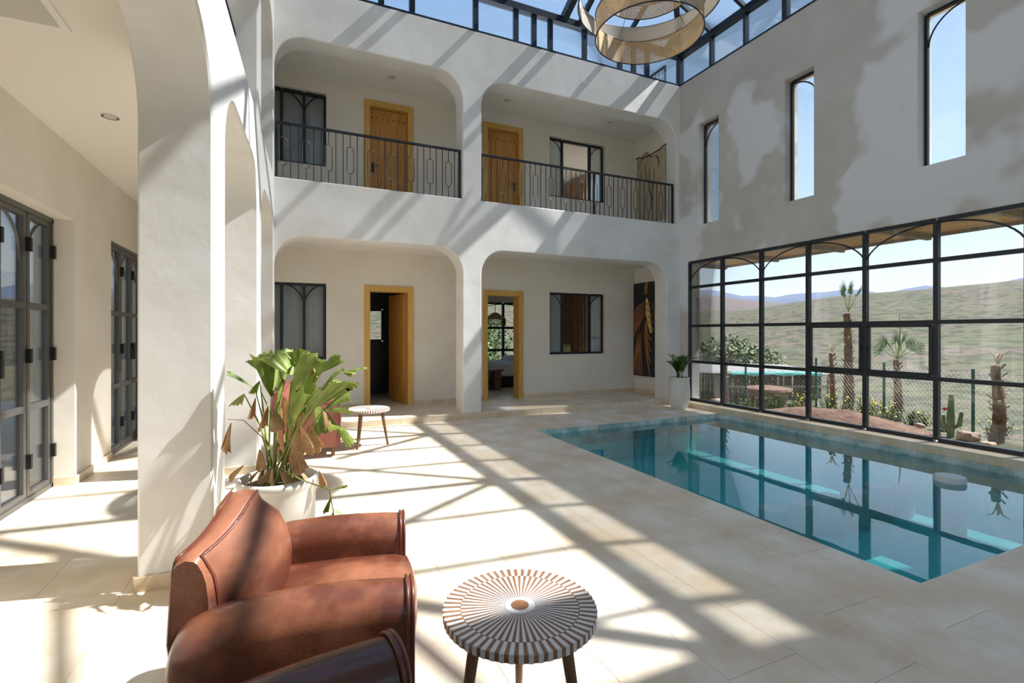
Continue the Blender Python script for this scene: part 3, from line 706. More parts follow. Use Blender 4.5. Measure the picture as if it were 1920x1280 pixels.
# ------------------------------------------------------------------ chandelier
ch = thing('chandelier', 'tiered ring chandelier of woven cane and pale cloth hanging from skylight', 'chandelier', (APEX.x, APEX.y, 0))
def ring(name, m, r, z0, z1, n=72):
    me = bpy.data.meshes.new(name); vs = []; fs = []; uvs = []; T = .006
    for rr in (r, r - T):
        for z in (z0, z1):
            for j in range(n): th = 2 * math.pi * j / n; vs.append((rr * math.cos(th), rr * math.sin(th), z))
    cell = .02; U = 2 * math.pi * r / cell / n; V = (z1 - z0) / cell
    for base in (0, 2 * n):
        for j in range(n):
            j2 = (j + 1) % n; fs.append((base + j, base + j2, base + n + j2, base + n + j)); uvs += [(U * j, 0), (U * (j + 1), 0), (U * (j + 1), V), (U * j, V)]
    me.from_pydata(vs, [], fs); uvl = me.uv_layers.new(name='UVMap')
    for i, c in enumerate(uvs): uvl.data[i].uv = c
    me.materials.append(M[m]); me.polygons.foreach_set('use_smooth', [True] * len(me.polygons))
    o = link(name, me, ch)
    for z in (z0, z1):
        MB().tube([((r + .001) * math.cos(2 * math.pi * j / 64), (r + .001) * math.sin(2 * math.pi * j / 64), z) for j in range(64)], .007, 6, closed=True).build('rim', 'dark_metal', o, smooth=60)
    return o
ring('cane_ring', 'cane', .55, 4.58, 4.84); ring('cloth_ring', 'shade_cloth', .735, 4.93, 5.12); ring('cane_ring', 'cane', .47, 5.05, 5.42); ring('cloth_ring', 'shade_cloth', .62, 5.3, 5.5)
for j in range(6):
    th = j * math.pi / 3 + .3; c, s = math.cos(th), math.sin(th)
    MB().tube([(.545 * c, .545 * s, 4.84), (.73 * c, .73 * s, 5.0), (.465 * c, .465 * s, 5.2), (.05 * c, .05 * s, 6.3)], .003, 4).build('wire', 'dark_metal', ch)
MB().tube([(0, 0, 5.1), (0, 0, APEX.z - .3)], .008).build('cord', 'dark_metal', ch)
for j in range(4):
    th = j * math.pi / 2 + .5; x, y = .14 * math.cos(th), .14 * math.sin(th)
    MB().tube([(0, 0, 5.35), (x, y, 5.25), (x, y, 5.14)], .006).build('lamp_arm', 'dark_metal', ch)
    MB().lathe([(.008, .14), (.02, .1), (.035, .05), (.03, .015), (.01, 0)], 12, c=(x, y, 5.0)).build('bulb', 'straw', ch, smooth=60)
# downlights, vent, sensor
for X, Y, Z, lb in ((-1.32, 4.96, 3.2, 'small round downlight in the aisle ceiling'), (1.6, 8.55, 5.85, 'tiny downlight in upper loggia ceiling over the left plank door'),
                    (3.75, 8.5, 5.85, 'tiny downlight in upper loggia ceiling over the right plank door'), (6.1, 8.5, 5.85, 'tiny downlight in upper loggia ceiling near the cloth hanging')):
    t = thing('downlight', lb, 'light', (X, Y, Z)); MB().lathe([(.06, -.012), (.06, 0)], 20, cap0=False).build('ring', 'white_plastic', t); MB().lathe([(.045, -.008), (.045, 0)], 20).build('lens', 'lamp_lens', t)
t = thing('ceiling_vent', 'square flush panel light in the aisle ceiling', 'light', (-1.35, 3.45, 3.2))
MB().box(-.2, .2, -.2, .2, -.012, 0).build('frame', 'white_plastic', t); MB().box(-.16, .16, -.16, .16, -.016, -.01).build('panel', 'lamp_lens', t)
t = thing('motion_sensor', 'small white sensor on the plaster above right loggia', 'sensor', (5.0, YF, 6.1))
rbox(.09, .05, .07, .02, 5, off=(0, -.025, 0)).build('housing', 'white_plastic', t, smooth=60); MB().lathe([(.025, 0), (.022, .02), (.008, .03)], 12, c=(0, -.04, -.06)).build('lens', 'white_plastic', t, smooth=60)

# ------------------------------------------------------------------ armchairs (face local +x)
def loft(rings, cap=True):
    mb = MB(); n = len(rings[0]); vs = [p for r in rings for p in r]; fs = []
    for i in range(len(rings) - 1):
        for j in range(n): j2 = (j + 1) % n; fs.append((i * n + j, i * n + j2, (i + 1) * n + j2, (i + 1) * n + j))
    if cap: fs.append(tuple(range(n))[::-1]); fs.append(tuple((len(rings) - 1) * n + j for j in range(n)))
    return mb.add(vs, fs)
def arm_section(x, h, sc, sgn, yc=.315):                 # closed outline of an arm at station x
    r = .092; pts = []
    for i in range(17):
        th = math.pi * i / 16; pts.append((r * math.cos(th), h - r + r * math.sin(th)))
    pts += [(-.088, .42), (-.08, .34), (-.078, .26), (-.074, .12)]
    pts = [(.086, .12), (.094, .2), (.093, .28), (.082, .36), (.084, .43)] + pts
    zm = .33
    return [Vector((x, sgn * (yc + y * sc), zm + (z - zm) * (.5 + .5 * sc))) for y, z in pts]
def armchair(label, loc, rot, m):
    t = thing('armchair', label, 'armchair', loc, rot)
    rbox(.66, .5, .24, .04, 8, off=(.03, 0, .22)).build('seat_base', m, t, smooth=60)
    def cush(v):
        v.z += .035 * (1 - (v.x / .32) ** 2) * (1 - (v.y / .25) ** 2) * (1 if v.z > 0 else 0); v.x += .03 * (1 - (v.y / .26) ** 2) * (1 if v.x > 0 else 0); return v
    cu = rbox(.58, .5, .16, .05, 10, cush, off=(.12, 0, .40)).build('seat_cushion', m, t, smooth=60)
    MB().tube([(.395 + .03 * (1 - (y / .26) ** 2), y, .468) for y in [-.2 + .04 * i for i in range(11)]], .006, 6).build('piping', 'piping', cu, smooth=60)
    for sgn in (-1, 1):
        st = [(-.30, .6, .52), (-.295, .8, .55), (-.28, .93, .57), (-.25, 1, .585), (-.2, 1.02, .605), (-.08, 1.03, .62), (.06, 1.02, .63), (.2, 1.01, .63), (.32, 1, .625), (.385, .99, .62)]
        a = loft([arm_section(x, h, sc, sgn) for x, sc, h in st]).build('arm', m, t, smooth=50)
        f0 = arm_section(.386, .622, 1.03, sgn); f1 = arm_section(.402, .622, 1.03, sgn); f2 = arm_section(.408, .61, .93, sgn)
        loft([f0, f1, f2]).build('arm_front', m, a, smooth=40)
        for f in (f0, f1): MB().tube(f, .0055, 6, closed=True).build('piping', 'piping', a, smooth=60)
        for fx in (-.23, .33): MB().lathe([(.018, 0), (.027, .13)], 12, c=(fx, sgn * .3, 0)).build('foot', 'walnut', t)
    top = lambda y: .775 + .085 * math.exp(-(abs(y) / .14) ** 1.7) - .02 * (abs(y) / .3) ** 2
    rings = []; rear = []; front = []
    for i in range(33):
        y = -.305 + .61 * i / 32; q = abs(y) / .305; zt = top(y); xr = -.315 + .075 * (1 - q ** 1.6); xf = xr + .1 - .025 * q; e = 1 - .0 * q
        bl = .085 * (1 - q ** 2.4) + .02
        rg_ = [(-.27, .2), (-.30, .32), (-.5 * .315 + .5 * xr - .012, .5), (xr - .004, zt - .05), (xr + .003, zt - .012), (xr + .012, zt), (xr + .03, zt + .008), ((xr + xf) / 2, zt + .012), (xf - .012, zt + .006), (xf, zt - .004), (xf + .014, zt - .03)]
        for k in range(1, 9):
            f = k / 8; z = zt - .03 - f * (zt - .03 - .44); rg_.append((xf + .014 + bl * math.sin(math.pi * (f * .8 + .06)) ** .8, z))
        rg_ += [(xf + .03, .38), (xf, .2)]
        if i in (0, 32): rg_ = [(-.2 + (x + .2) * .9, .5 + (z - .5) * .965) for x, z in rg_]
        yy = y + (.006 if i == 0 else -.006 if i == 32 else 0) * -1
        rings.append([Vector((x, yy, z)) for x, z in rg_])
        if 0 < i < 32: rear.append(Vector((xr + .008, y, zt + .001))); front.append(Vector((xf - .003, y, zt + .001)))
    bk = loft(rings).build('backrest', m, t, smooth=45)
    s0 = [Vector(p) for p in rings[1][1:5]]; s1 = [Vector(p) for p in rings[31][1:5]]
    MB().tube(s0 + rear + s1[::-1], .0055, 6).build('piping', 'piping', bk, smooth=60)
    e0 = [rings[1][k] for k in range(17, 9, -1)]; e1 = [rings[31][k] for k in range(10, 18)]
    MB().tube(e0 + front + e1, .0055, 6).build('piping', 'piping', bk, smooth=60)
    return t
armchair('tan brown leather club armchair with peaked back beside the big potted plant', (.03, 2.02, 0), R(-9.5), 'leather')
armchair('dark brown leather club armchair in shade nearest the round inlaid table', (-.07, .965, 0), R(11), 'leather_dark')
armchair('reddish leather armchair behind the potted plant near the loggia step', (.15, 6.45, 0), R(-2), 'leather_red')

# ------------------------------------------------------------------ inlaid side tables
def side_table(label, loc, rot, pieces):
    t = thing('side_table', label, 'side table', loc, rot); Rr = .272; H = .475; NP = 56
    MB().lathe([(Rr - .006, H - .03), (Rr, H - .026), (Rr, H - .003), (Rr - .002, H)], 112).build('table_top', 'inlay_wood', t, smooth=40)
    def seg(r0, r1, f, edge):
        a = math.pi / NP * f; vs = []
        z1 = H + .0012; out = MB()
        for r in (r0, r1):
            for s in (-1, 1):
                hw = a if r > .05 else a
                vs += [(r * math.cos(s * hw), r * math.sin(s * hw), H - .002), (r * math.cos(s * hw), r * math.sin(s * hw), z1)]
        out.add(vs, [(1, 3, 7, 5), (0, 4, 6, 2), (0, 1, 5, 4), (2, 6, 7, 3), (0, 2, 3, 1), (4, 5, 7, 6)])
        if edge:
            r = Rr + .0012; vs = []
            for s in (-1, 1):
                for rr in (Rr - .004, r):
                    for z in (H - .027, H + .0012): vs.append((rr * math.cos(s * a), rr * math.sin(s * a), z))
            out.add(vs, [(0, 1, 3, 2), (4, 6, 7, 5), (2, 3, 7, 6), (1, 5, 7, 3), (0, 2, 6, 4), (0, 4, 5, 1)])
        return out
    o1 = seg(.212, Rr, .52, True).build('bone_inlay', 'bone', t); o2 = seg(.055, .2095, .5, False).build('bone_ray', 'bone', t)
    if pieces:
        for i in range(1, NP):
            a = link('bone_inlay', o1.data, t, rotz=2 * math.pi * i / NP); b = link('bone_ray', o2.data, t, rotz=2 * math.pi * i / NP)
        for o in list(t.children):
            if o.name.startswith('bone_ray'): o.rotation_euler.z += math.pi / NP
    else:
        for o, sh in ((o1, 0), (o2, math.pi / NP)):
            src = o.data; mb = MB(); sv = [v.co.copy() for v in src.vertices]; sf = [tuple(p.vertices) for p in src.polygons]
            for i in range(NP):
                Mx = Matrix.Rotation(2 * math.pi * i / NP + sh, 3, 'Z'); mb.add([Mx @ v for v in sv], sf)
            q = mb.build('bone_inlay_ring', 'bone', t); q['kind'] = 'stuff'; bpy.data.objects.remove(o)
    MB().lathe([(.054, H - .002), (.054, H + .0016)], 40).build('bone_disc', 'bone', t); MB().lathe([(.032, H), (.032, H + .0028)], 32).build('wood_boss', 'inlay_wood', t)
    for i in range(3):
        th = R(90) + i * 2 * math.pi / 3 + .0
        MB().tube([(.245 * math.cos(th), .245 * math.sin(th), 0), (.17 * math.cos(th), .17 * math.sin(th), H - .028)], [.014, .023], 14).build('leg', 'walnut', t, smooth=50)
    return t
side_table('round bone inlaid side table half in shade beside the leather armchairs', (.75, 1.585, 0), R(-24.4), True)
side_table('round bone inlaid side table before the loggia step near the bathroom door', (.92, 6.5, 0), R(20), False)

# ------------------------------------------------------------------ plants
def pot(parent, prof, m='pot_white', soil_r=.17, soil_z=.5):
    MB().lathe(prof, 40, cap1=False).build('pot', m, parent, smooth=50); MB().lathe([(.01, soil_z + .015), (soil_r, soil_z)], 24, cap1=False).build('soil', 'soil', parent)
def fish_leaf(base, tip, wid, m, parent, droop=0, rnd=random):
    base = Vector(base); tip = Vector(tip); d = tip - base; ln = d.length; d.normalize()
    side = d.cross(Vector((rnd.uniform(-.5, .5), rnd.uniform(-.5, .5), 1))).normalized(); nrm = side.cross(d).normalized()
    cols, rows = 9, 6; vs = []; fs = []; rag = [1 - .22 * rnd.random() - .1 * abs(c - 4) / 4 for c in range(cols)]
    for r in range(rows):
        f = r / (rows - 1)
        for c in range(cols):
            u = (c - 4) / 4; wdt = wid * (.05 + .95 * f ** .8) * (1 - .15 * f * f)
            p = base + d * (ln * f * (rag[c] if r == rows - 1 else 1 - .04 * abs(u))) + side * (u * wdt / 2) + nrm * (.012 * (c % 2) * f + .05 * ln * f * (1 - f) - .12 * wid * u * u * f)
            p.z -= droop * ln * f * f; vs.append(p)
    for r in range(rows - 1):
        for c in range(cols - 1): a = r * cols + c; fs.append((a, a + 1, a + cols + 1, a + cols))
    n = len(vs); vs2 = vs + [v - nrm * .0015 for v in vs]; fs2 = fs + [tuple(n + i for i in f[::-1]) for f in fs]
    mb = MB().add(vs2, fs2); o = mb.build('leaf', m, parent, smooth=25); return o
big = thing('potted_palm', 'tall fishtail palm with some dry brown leaves in a white pot', 'plant', (-.06, 3.21, 0))
pot(big, [(.165, 0), (.175, .02), (.205, .35), (.205, .54), (.214, .555), (.222, .575), (.22, .595), (.207, .604), (.196, .595), (.192, .53)], soil_r=.195, soil_z=.55)
rv = Vector((.9107, -.4131, 0)); fv = Vector((.4131, .9107, 0)); rg = random.Random(5)
def pp(px, py, dd=0):                                   # position in the plant's own upright plane, from its rim
    k = 1 / 317.; return rv * ((px - 520) * k) + fv * dd + Vector((0, 0, .6 + (893 - py) * k))
green = [(520, 655, 555, 690, .1), (560, 700, 530, 648, .17), (575, 720, 600, 645, .17), (540, 760, 545, 660, .2), (505, 770, 510, 660, .14), (590, 740, 640, 690, .17), (600, 760, 660, 700, .14),
         (560, 770, 610, 690, .2), (600, 770, 650, 730, .16), (630, 700, 675, 692, .12), (620, 715, 680, 720, .06), (500, 720, 470, 650, .12), (520, 740, 500, 650, .15), (480, 700, 455, 670, .09),
         (580, 780, 640, 770, .16), (560, 790, 600, 720, .18), (550, 800, 575, 700, .18), (610, 790, 655, 800, .1), (575, 765, 598, 824, .14), (545, 745, 558, 785, .08), (470, 730, 420, 690, .07),
         (470, 735, 440, 760, .06), (478, 715, 462, 742, .05), (535, 690, 500, 655, .1), (590, 700, 625, 662, .12), (570, 690, 575, 650, .14), (530, 780, 540, 690, .16), (600, 800, 640, 850, .07)]
dry = [(520, 755, 505, 800, .11), (530, 760, 545, 800, .09), (560, 790, 545, 850, .14), (575, 800, 590, 850, .1), (560, 830, 575, 880, .08), (440, 790, 425, 845, .05), (450, 790, 445, 840, .05),
       (490, 840, 492, 880, .07), (470, 865, 440, 890, .06), (520, 870, 500, 900, .06), (600, 880, 612, 910, .07), (460, 900, 425, 945, .04), (570, 680, 578, 712, .03), (615, 760, 630, 800, .05), (500, 740, 490, 780, .05), (540, 872, 565, 898, .06), (500, 872, 470, 899, .05),
       (522, 748, 532, 812, .1), (562, 800, 552, 872, .13), (576, 792, 600, 842, .09), (490, 868, 478, 905, .06), (555, 868, 585, 900, .06), (530, 866, 528, 900, .07)]
crown = []
for i, (a, b, c, d, wd) in enumerate(green):
    e = rg.uniform(-.2, .2); p = pp(a, b, e); q = pp(c, d, e + rg.uniform(-.1, .1)); fish_leaf(p, q, wd * 1.6, 'leaf', big, droop=.05, rnd=rg); crown.append(p)
for (a, b, c, d, wd) in dry:
    e = rg.uniform(-.14, .1); fish_leaf(pp(a, b, e), pp(c, d, e), wd * 1.5, 'leaf_dry', big, droop=.1, rnd=rg)
for i, p in enumerate(crown):
    if i % 2 == 0 or i in (19, 21):
        b = Vector((rg.uniform(-.07, .07), rg.uniform(-.07, .07), .55)); m_ = b.lerp(p, .55) + Vector((0, 0, .06))
        MB().tube([b, m_, p], [.008, .006, .003], 6).build('stem', 'stem', big, smooth=60)
st = [pp(545, 868, -.12), pp(590, 880, -.2), pp(645, 893, -.25), pp(652, 930, -.25), pp(655, 975, -.25)]
MB().tube(st, [.005, .004, .004, .003, .002], 5).build('stem', 'stem', big, smooth=60)
for (a, b, c, d, wd) in ((645, 893, 682, 886, .05), (652, 925, 695, 955, .08), (652, 930, 640, 968, .07), (655, 950, 672, 972, .06), (648, 905, 636, 938, .04)):
    fish_leaf(pp(a, b, -.25), pp(c, d, -.25), wd, 'leaf', big, rnd=rg)
MB().tube([pp(530, 870, 0), pp(495, 770, .05), pp(470, 735, .1)], [.006, .005, .003], 6).build('stem', 'stem', big, smooth=60)
MB().tube([pp(505, 868, 0), pp(490, 820, .0), pp(455, 788, 0), pp(425, 786, 0)], [.006, .004, .003, .002], 6).build('stem', 'leaf_dry', big, smooth=60)

small = thing('potted_areca', 'small feathery palm in a tall white pot in the corner by the window', 'plant', (6.76, 7.2, 0))
pot(small, [(.13, 0), (.14, .015), (.185, .12), (.205, .25), (.195, .42), (.185, .56), (.195, .58), (.197, .6), (.185, .602), (.175, .57)], soil_r=.17, soil_z=.56)
def frond(parent, base, az, h, reach, m, n=22, ll=.16):
    d = Vector((math.cos(az), math.sin(az), 0)); pts = []
    for i in range(9):
        f = i / 8; pts.append(Vector(base) + d * (reach * f ** 1.6) + Vector((0, 0, h * (f - .28 * f ** 3))))
    o = MB().tube(pts, [.006 * (1 - .8 * i / 8) for i in range(9)], 5).build('frond', m, parent, smooth=60); mb = MB()
    for i in range(n):
        f = .28 + .72 * i / n; k = f * 8; a = int(min(7, k)); p = pts[a].lerp(pts[a + 1], k - a); t = (pts[a + 1] - pts[a]).normalized(); sd = t.cross(Vector((0, 0, 1))).normalized(); l = ll * (1 - .5 * abs(f - .5))
        for s in (-1, 1):
            q = p + sd * s * l * .62 + t * l * .6 + Vector((0, 0, l * .12)); mid = p.lerp(q, .45); wv = t * .008; nn = Vector((0, 0, .0015))
            vs = [p, mid - wv, q, mid + wv]; mb.add([v for v in vs] + [v - nn for v in vs], [(0, 1, 2, 3), (7, 6, 5, 4), (0, 4, 5, 1), (1, 5, 6, 2), (2, 6, 7, 3), (3, 7, 4, 0)])
    mb.build('leaflets', m, o); return o
for i in range(15):
    frond(small, (rg.uniform(-.05, .05), rg.uniform(-.05, .05), .56), i * 2.4 + rg.uniform(-.3, .3), rg.uniform(.42, .62), rg.uniform(.05, .34), 'leaf_palm', ll=.13)

# ------------------------------------------------------------------ pictures
pa = thing('painting', 'tall black painting of a zebra head with gold and brown stripes', 'painting', (7.212, 8.08, .48))
MB().box(-.035, 0, 0, 1.0, 0, 2.08).build('canvas', 'canvas_black', pa)
def strokes(name, m, strips, parent, x=-.0365):            # strip: list of (u, v, width); u from the viewer's left
    mb = MB()
    for sp in strips:
        n = len(sp); vs = []
        for i, (u, v, wd) in enumerate(sp):
            a = sp[max(0, i - 1)]; b = sp[min(n - 1, i + 1)]; dx, dy = b[0] - a[0], b[1] - a[1]; l = math.hypot(dx, dy) or 1
            nx, ny = -dy / l, dx / l
            for s in (-1, 1): vs.append((x, 1 - (u + s * nx * wd / 2), v + s * ny * wd / 2))
        mb.add(vs + [(vx + .0015, vy, vz) for vx, vy, vz in vs], [(2 * i, 2 * i + 1, 2 * i + 3, 2 * i + 2) for i in range(n - 1)])
    return mb.build(name, m, parent)
def bez(p0, p1, p2, w0, w1, n=14):
    r = []
    for i in range(n + 1):
        t = i / n; u = (1 - t) ** 2 * p0[0] + 2 * t * (1 - t) * p1[0] + t * t * p2[0]; v = (1 - t) ** 2 * p0[1] + 2 * t * (1 - t) * p1[1] + t * t * p2[1]
        r.append((min(.99, max(.01, u)), min(2.07, max(.01, v)), max(.002, (w0 + (w1 - w0) * t) * (math.sin(math.pi * (.12 + .88 * t)) * .6 + .5))))
    return r
br = [[(.45, 2.07, .1), (.43, 1.95, .095), (.42, 1.82, .08)]]
for i in range(6): br.append(bez((.4, 1.62 - .05 * i), (.15, 1.60 - .09 * i), (.01, 1.38 - .1 * i), .02, .05))
for i in range(5): br.append(bez((.36, 1.3), (.16 - .02 * i, .9), (.3 - .075 * i, .02), .015, .055))
for i in range(4): br.append(bez((.4 + .02 * i, 1.2), (.35 + .03 * i, .8 + .02 * i), (.56 + .02 * i, .02 + .26 * i), .02, .07 - .008 * i))
for i in range(4): br.append(bez((.62 + .02 * i, 1.6 - .05 * i), (.74 + .01 * i, 1.5 - .05 * i), (.68, 1.15 - .0 * i), .01, .016))
strokes('brown_stripes', 'paint_brown', br, pa)
strokes('grey_stripes', 'paint_grey', [bez((.62, .75 - .13 * i), (.8, .55 - .13 * i), (.98, .78 - .13 * i), .02, .03) for i in range(5)], pa)
gd = [[(.45, 1.72, .06), (.47, 1.6, .1), (.49, 1.4, .14), (.53, 1.2, .12), (.57, 1.05, .09), (.6, .96, .07)]]
strokes('gold_face', 'paint_gold', gd, pa, -.037)
strokes('face_stripes', 'paint_brown', [bez((.42 + .035 * i, 1.62 - .14 * i), (.5 + .035 * i, 1.56 - .14 * i), (.56 + .03 * i, 1.64 - .14 * i), .03, .035) for i in range(5)], pa, -.038)
hg = thing('wall_hanging', 'beige cloth hanging with dark ink tree drawing on upper loggia wall', 'wall hanging', (7.215, 8.05, 3.85))
mb = MB(); vs = []; nx_, nz_ = 12, 16
for j in range(nz_ + 1):
    for i in range(nx_ + 1):
        u, v = i / nx_, j / nz_; sag = -.07 * math.sin(math.pi * u) * v
        vs.append((-.02 - .012 * math.sin(u * 14 + v * 2), u * .95, v * 1.55 + sag + .03 * math.sin(u * 9) * (1 - v)))
fs = [(j * (nx_ + 1) + i, j * (nx_ + 1) + i + 1, (j + 1) * (nx_ + 1) + i + 1, (j + 1) * (nx_ + 1) + i) for j in range(nz_) for i in range(nx_)]
n = len(vs); mb.add(vs + [(x + .005, y, z) for x, y, z in vs], fs + [tuple(n + k for k in f[::-1]) for f in fs]); mb.build('cloth', 'cloth', hg, smooth=60)
MB().tube([(-.025, -.01 + .97 * i / 10, 1.55 - .07 * math.sin(math.pi * i / 10) + .012 * math.sin(i * 2.3)) for i in range(11)], .016, 8).build('rolled_hem', 'trunk', hg, smooth=60)
ik = [bez((.2, .95), (.22, 1.22), (.45, 1.2), .012, .03), bez((.45, 1.2), (.6, 1.05), (.7, 1.08), .02, .012), bez((.7, 1.08), (.86, 1.05), (.84, .85), .015, .03), bez((.2, .95), (.1, 1.05), (.2, 1.12), .01, .014),
      bez((.55, .9), (.5, .7), (.62, .3), .014, .034), bez((.7, .85), (.68, .6), (.62, .3), .012, .02), bez((.4, .98), (.36, .8), (.48, .68), .018, .022), bez((.62, .3), (.6, .15), (.52, .05), .02, .006), bez((.25, .9), (.2, .8), (.24, .7), .02, .014)]
strokes('ink_drawing', 'ink', [[(u * .95, v * 1.2 + .12, w_) for u, v, w_ in s] for s in ik], hg, -.036)

# ------------------------------------------------------------------ canopy outside
cp = thing('canopy', 'wooden plank canopy outside over the great window', 'canopy', (7.62, 0, 2.95))
for i in range(12): MB().box(.01 + i * .108, .01 + i * .108 + .104, -2.5, 8.2, 0, .025).build('plank', 'canopy_wood', cp)
for i in range(9): MB().box(0, 1.3, -2.2 + i * 1.28 - .03, -2.2 + i * 1.28 + .03, -.09, 0).build('beam', 'wood_grey', cp)
MB().box(1.305, 1.345, -2.5, 8.2, -.05, .05).build('fascia', 'wood_grey', cp)

# ------------------------------------------------------------------ land outside
def ss(a, b, x): t = min(1, max(0, (x - a) / (b - a))); return t * t * (3 - 2 * t)
def ridge(al):                                           # tan of the ridge elevation by azimuth
    pts = [(-180, .05), (-60, .03), (0, .055), (20, .065), (40, .05), (46, .042), (50, .04), (55, .05), (60, .06), (71, .071), (100, .06), (180, .05)]
    for (a, u), (b, v) in zip(pts[:-1], pts[1:]):
        if a <= al <= b: return u + (v - u) * (al - a) / (b - a)
    return .05
def gz(x, y):
    r = math.hypot(x, y); al = math.degrees(math.atan2(x, y))
    z = -.22 - .6 * ss(10, 17, r) - 1.2 * ss(17, 30, r)
    f = ss(22, 120, r); H = 1.45 + 120 * ridge(al) + 2
    z += (H) * (f ** 1.15) * 1.0
    z += (noise.noise((x * .06, y * .06, 3)) * .9) * ss(15, 50, r) * (1 - .6 * ss(90, 130, r)) + noise.noise((x * .5, y * .5, 1)) * .08 * ss(8.5, 11, r)
    if -2.6 < x < 7.75 and -3.2 < y < 13.2: z = -1.1
    return z
def land(name, m, rs, hf, naz, smooth=80):
    vs = []; fs = []
    for r in rs:
        for i in range(naz):
            a = 2 * math.pi * i / naz; x, y = r * math.sin(a), r * math.cos(a); vs.append((x, y, hf(x, y)))
    for j in range(len(rs) - 1):
        for i in range(naz): i2 = (i + 1) % naz; fs.append((j * naz + i, j * naz + i2, (j + 1) * naz + i2, (j + 1) * naz + i))
    return MB().add(vs, fs).build(name, m, smooth=smooth)
rs = [.5] + [2 + .25 * i for i in range(60)] + [17 * 1.045 ** i for i in range(52)]
struct(land('ground', 'hill', rs, gz, 220), 'scrubby hillside rising beyond the garden', 'ground')
def fz(x, y):
    r = math.hypot(x, y); al = math.atan2(x, y); h = .066 + .018 * math.sin(al * 9 + 1.9) + .008 * noise.noise((al * 6, 1, 0))
    return -5 + (1.45 + 5 + r * h) * ss(260, 520, r) - 25 * ss(540, 760, r)
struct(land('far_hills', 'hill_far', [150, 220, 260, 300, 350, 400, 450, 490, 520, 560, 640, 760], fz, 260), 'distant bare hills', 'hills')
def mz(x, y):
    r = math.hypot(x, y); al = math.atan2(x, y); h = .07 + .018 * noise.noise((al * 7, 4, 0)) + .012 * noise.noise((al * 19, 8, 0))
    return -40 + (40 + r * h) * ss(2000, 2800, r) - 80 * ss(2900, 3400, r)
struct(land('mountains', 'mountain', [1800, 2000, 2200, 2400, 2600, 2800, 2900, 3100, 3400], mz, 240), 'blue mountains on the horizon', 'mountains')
# terrace on the left with low wall
tr = struct(MB().box(-11, -2.17, -6, 14, -.25, -.02).build('terrace', 'terrace'), 'pale terrace outside the glazed doors', 'terrace')
struct(MB().box(-9.2, -9.0, -6, 14, -.02, .95).build('wall_terrace', 'plaster'), 'low white terrace wall', 'wall')
tag(MB().add([(-6.9, 2, -.012), (-4.2, 2, -.012), (-4.2, 9, -.012), (-6.9, 9, -.012)], [(0, 1, 2, 3)]).build('terrace_pool_water', 'pool_tile'), 'turquoise water of the outdoor pool on the terrace', 'water', kind='stuff')

# soil mound along the window
def mound(name, label, c, a, b, h, m, ang=0, n=26):
    vs = []; fs = []
    for j in range(8):
        f = j / 7
        for i in range(n):
            th = 2 * math.pi * i / n; k = 1 + .18 * noise.noise((math.cos(th) * 2 + c[0], math.sin(th) * 2 + c[1], f * 2))
            x, y = a * f * k * math.cos(th), b * f * k * math.sin(th); z = h * (1 - f ** 1.6) + .05 * noise.noise((x * 3 + c[0], y * 3, 2)) - .08 * f
            vs.append((x * math.cos(ang) - y * math.sin(ang), x * math.sin(ang) + y * math.cos(ang), z))
    for j in range(7):
        for i in range(n): i2 = (i + 1) % n; fs.append((j * n + i, j * n + i2, (j + 1) * n + i2, (j + 1) * n + i))
    return tag(MB().add(vs, fs).build(name, m, loc=c, smooth=60), label, 'mound')
mound('soil_mound', 'long reddish heap of garden soil just outside the window', (9.3, 5.9, -.27), .7, 2.0, .3, 'red_soil', ang=.1)
def rock(label, c, s, grp=None):
    mb = rbox(s, s * .8, s * .6, s * .22, 5, lambda v: v * (1 + .3 * noise.noise(v * (3 / s) + Vector(c))))
    return tag(mb.build('rock', 'rock', loc=c, rotz=c[0] * 7, smooth=50), label, 'rock', grp)
RK = [(9.62, 4.02, .24, 'pale rock at the foot of the cactus'), (9.5, 3.2, .2, 'small rock beside the thick shaggy palm trunk'), (10.02, 4.86, .14, 'small rock between cactus and soil heap'),
      (8.9, 8.25, .3, 'larger rounded rock near the slim bare palm'), (8.7, 8.6, .2, 'smaller rock behind the rounded rock near slim palm'), (9.15, 3.6, .18, 'flat rock close under the window before the cactus'), (9.1, 2.75, .24, 'pale rock along the window past the thick palm')]
for x, y, s_, lb in RK: rock(lb, (x, y, -.2 + s_ * .15), s_)
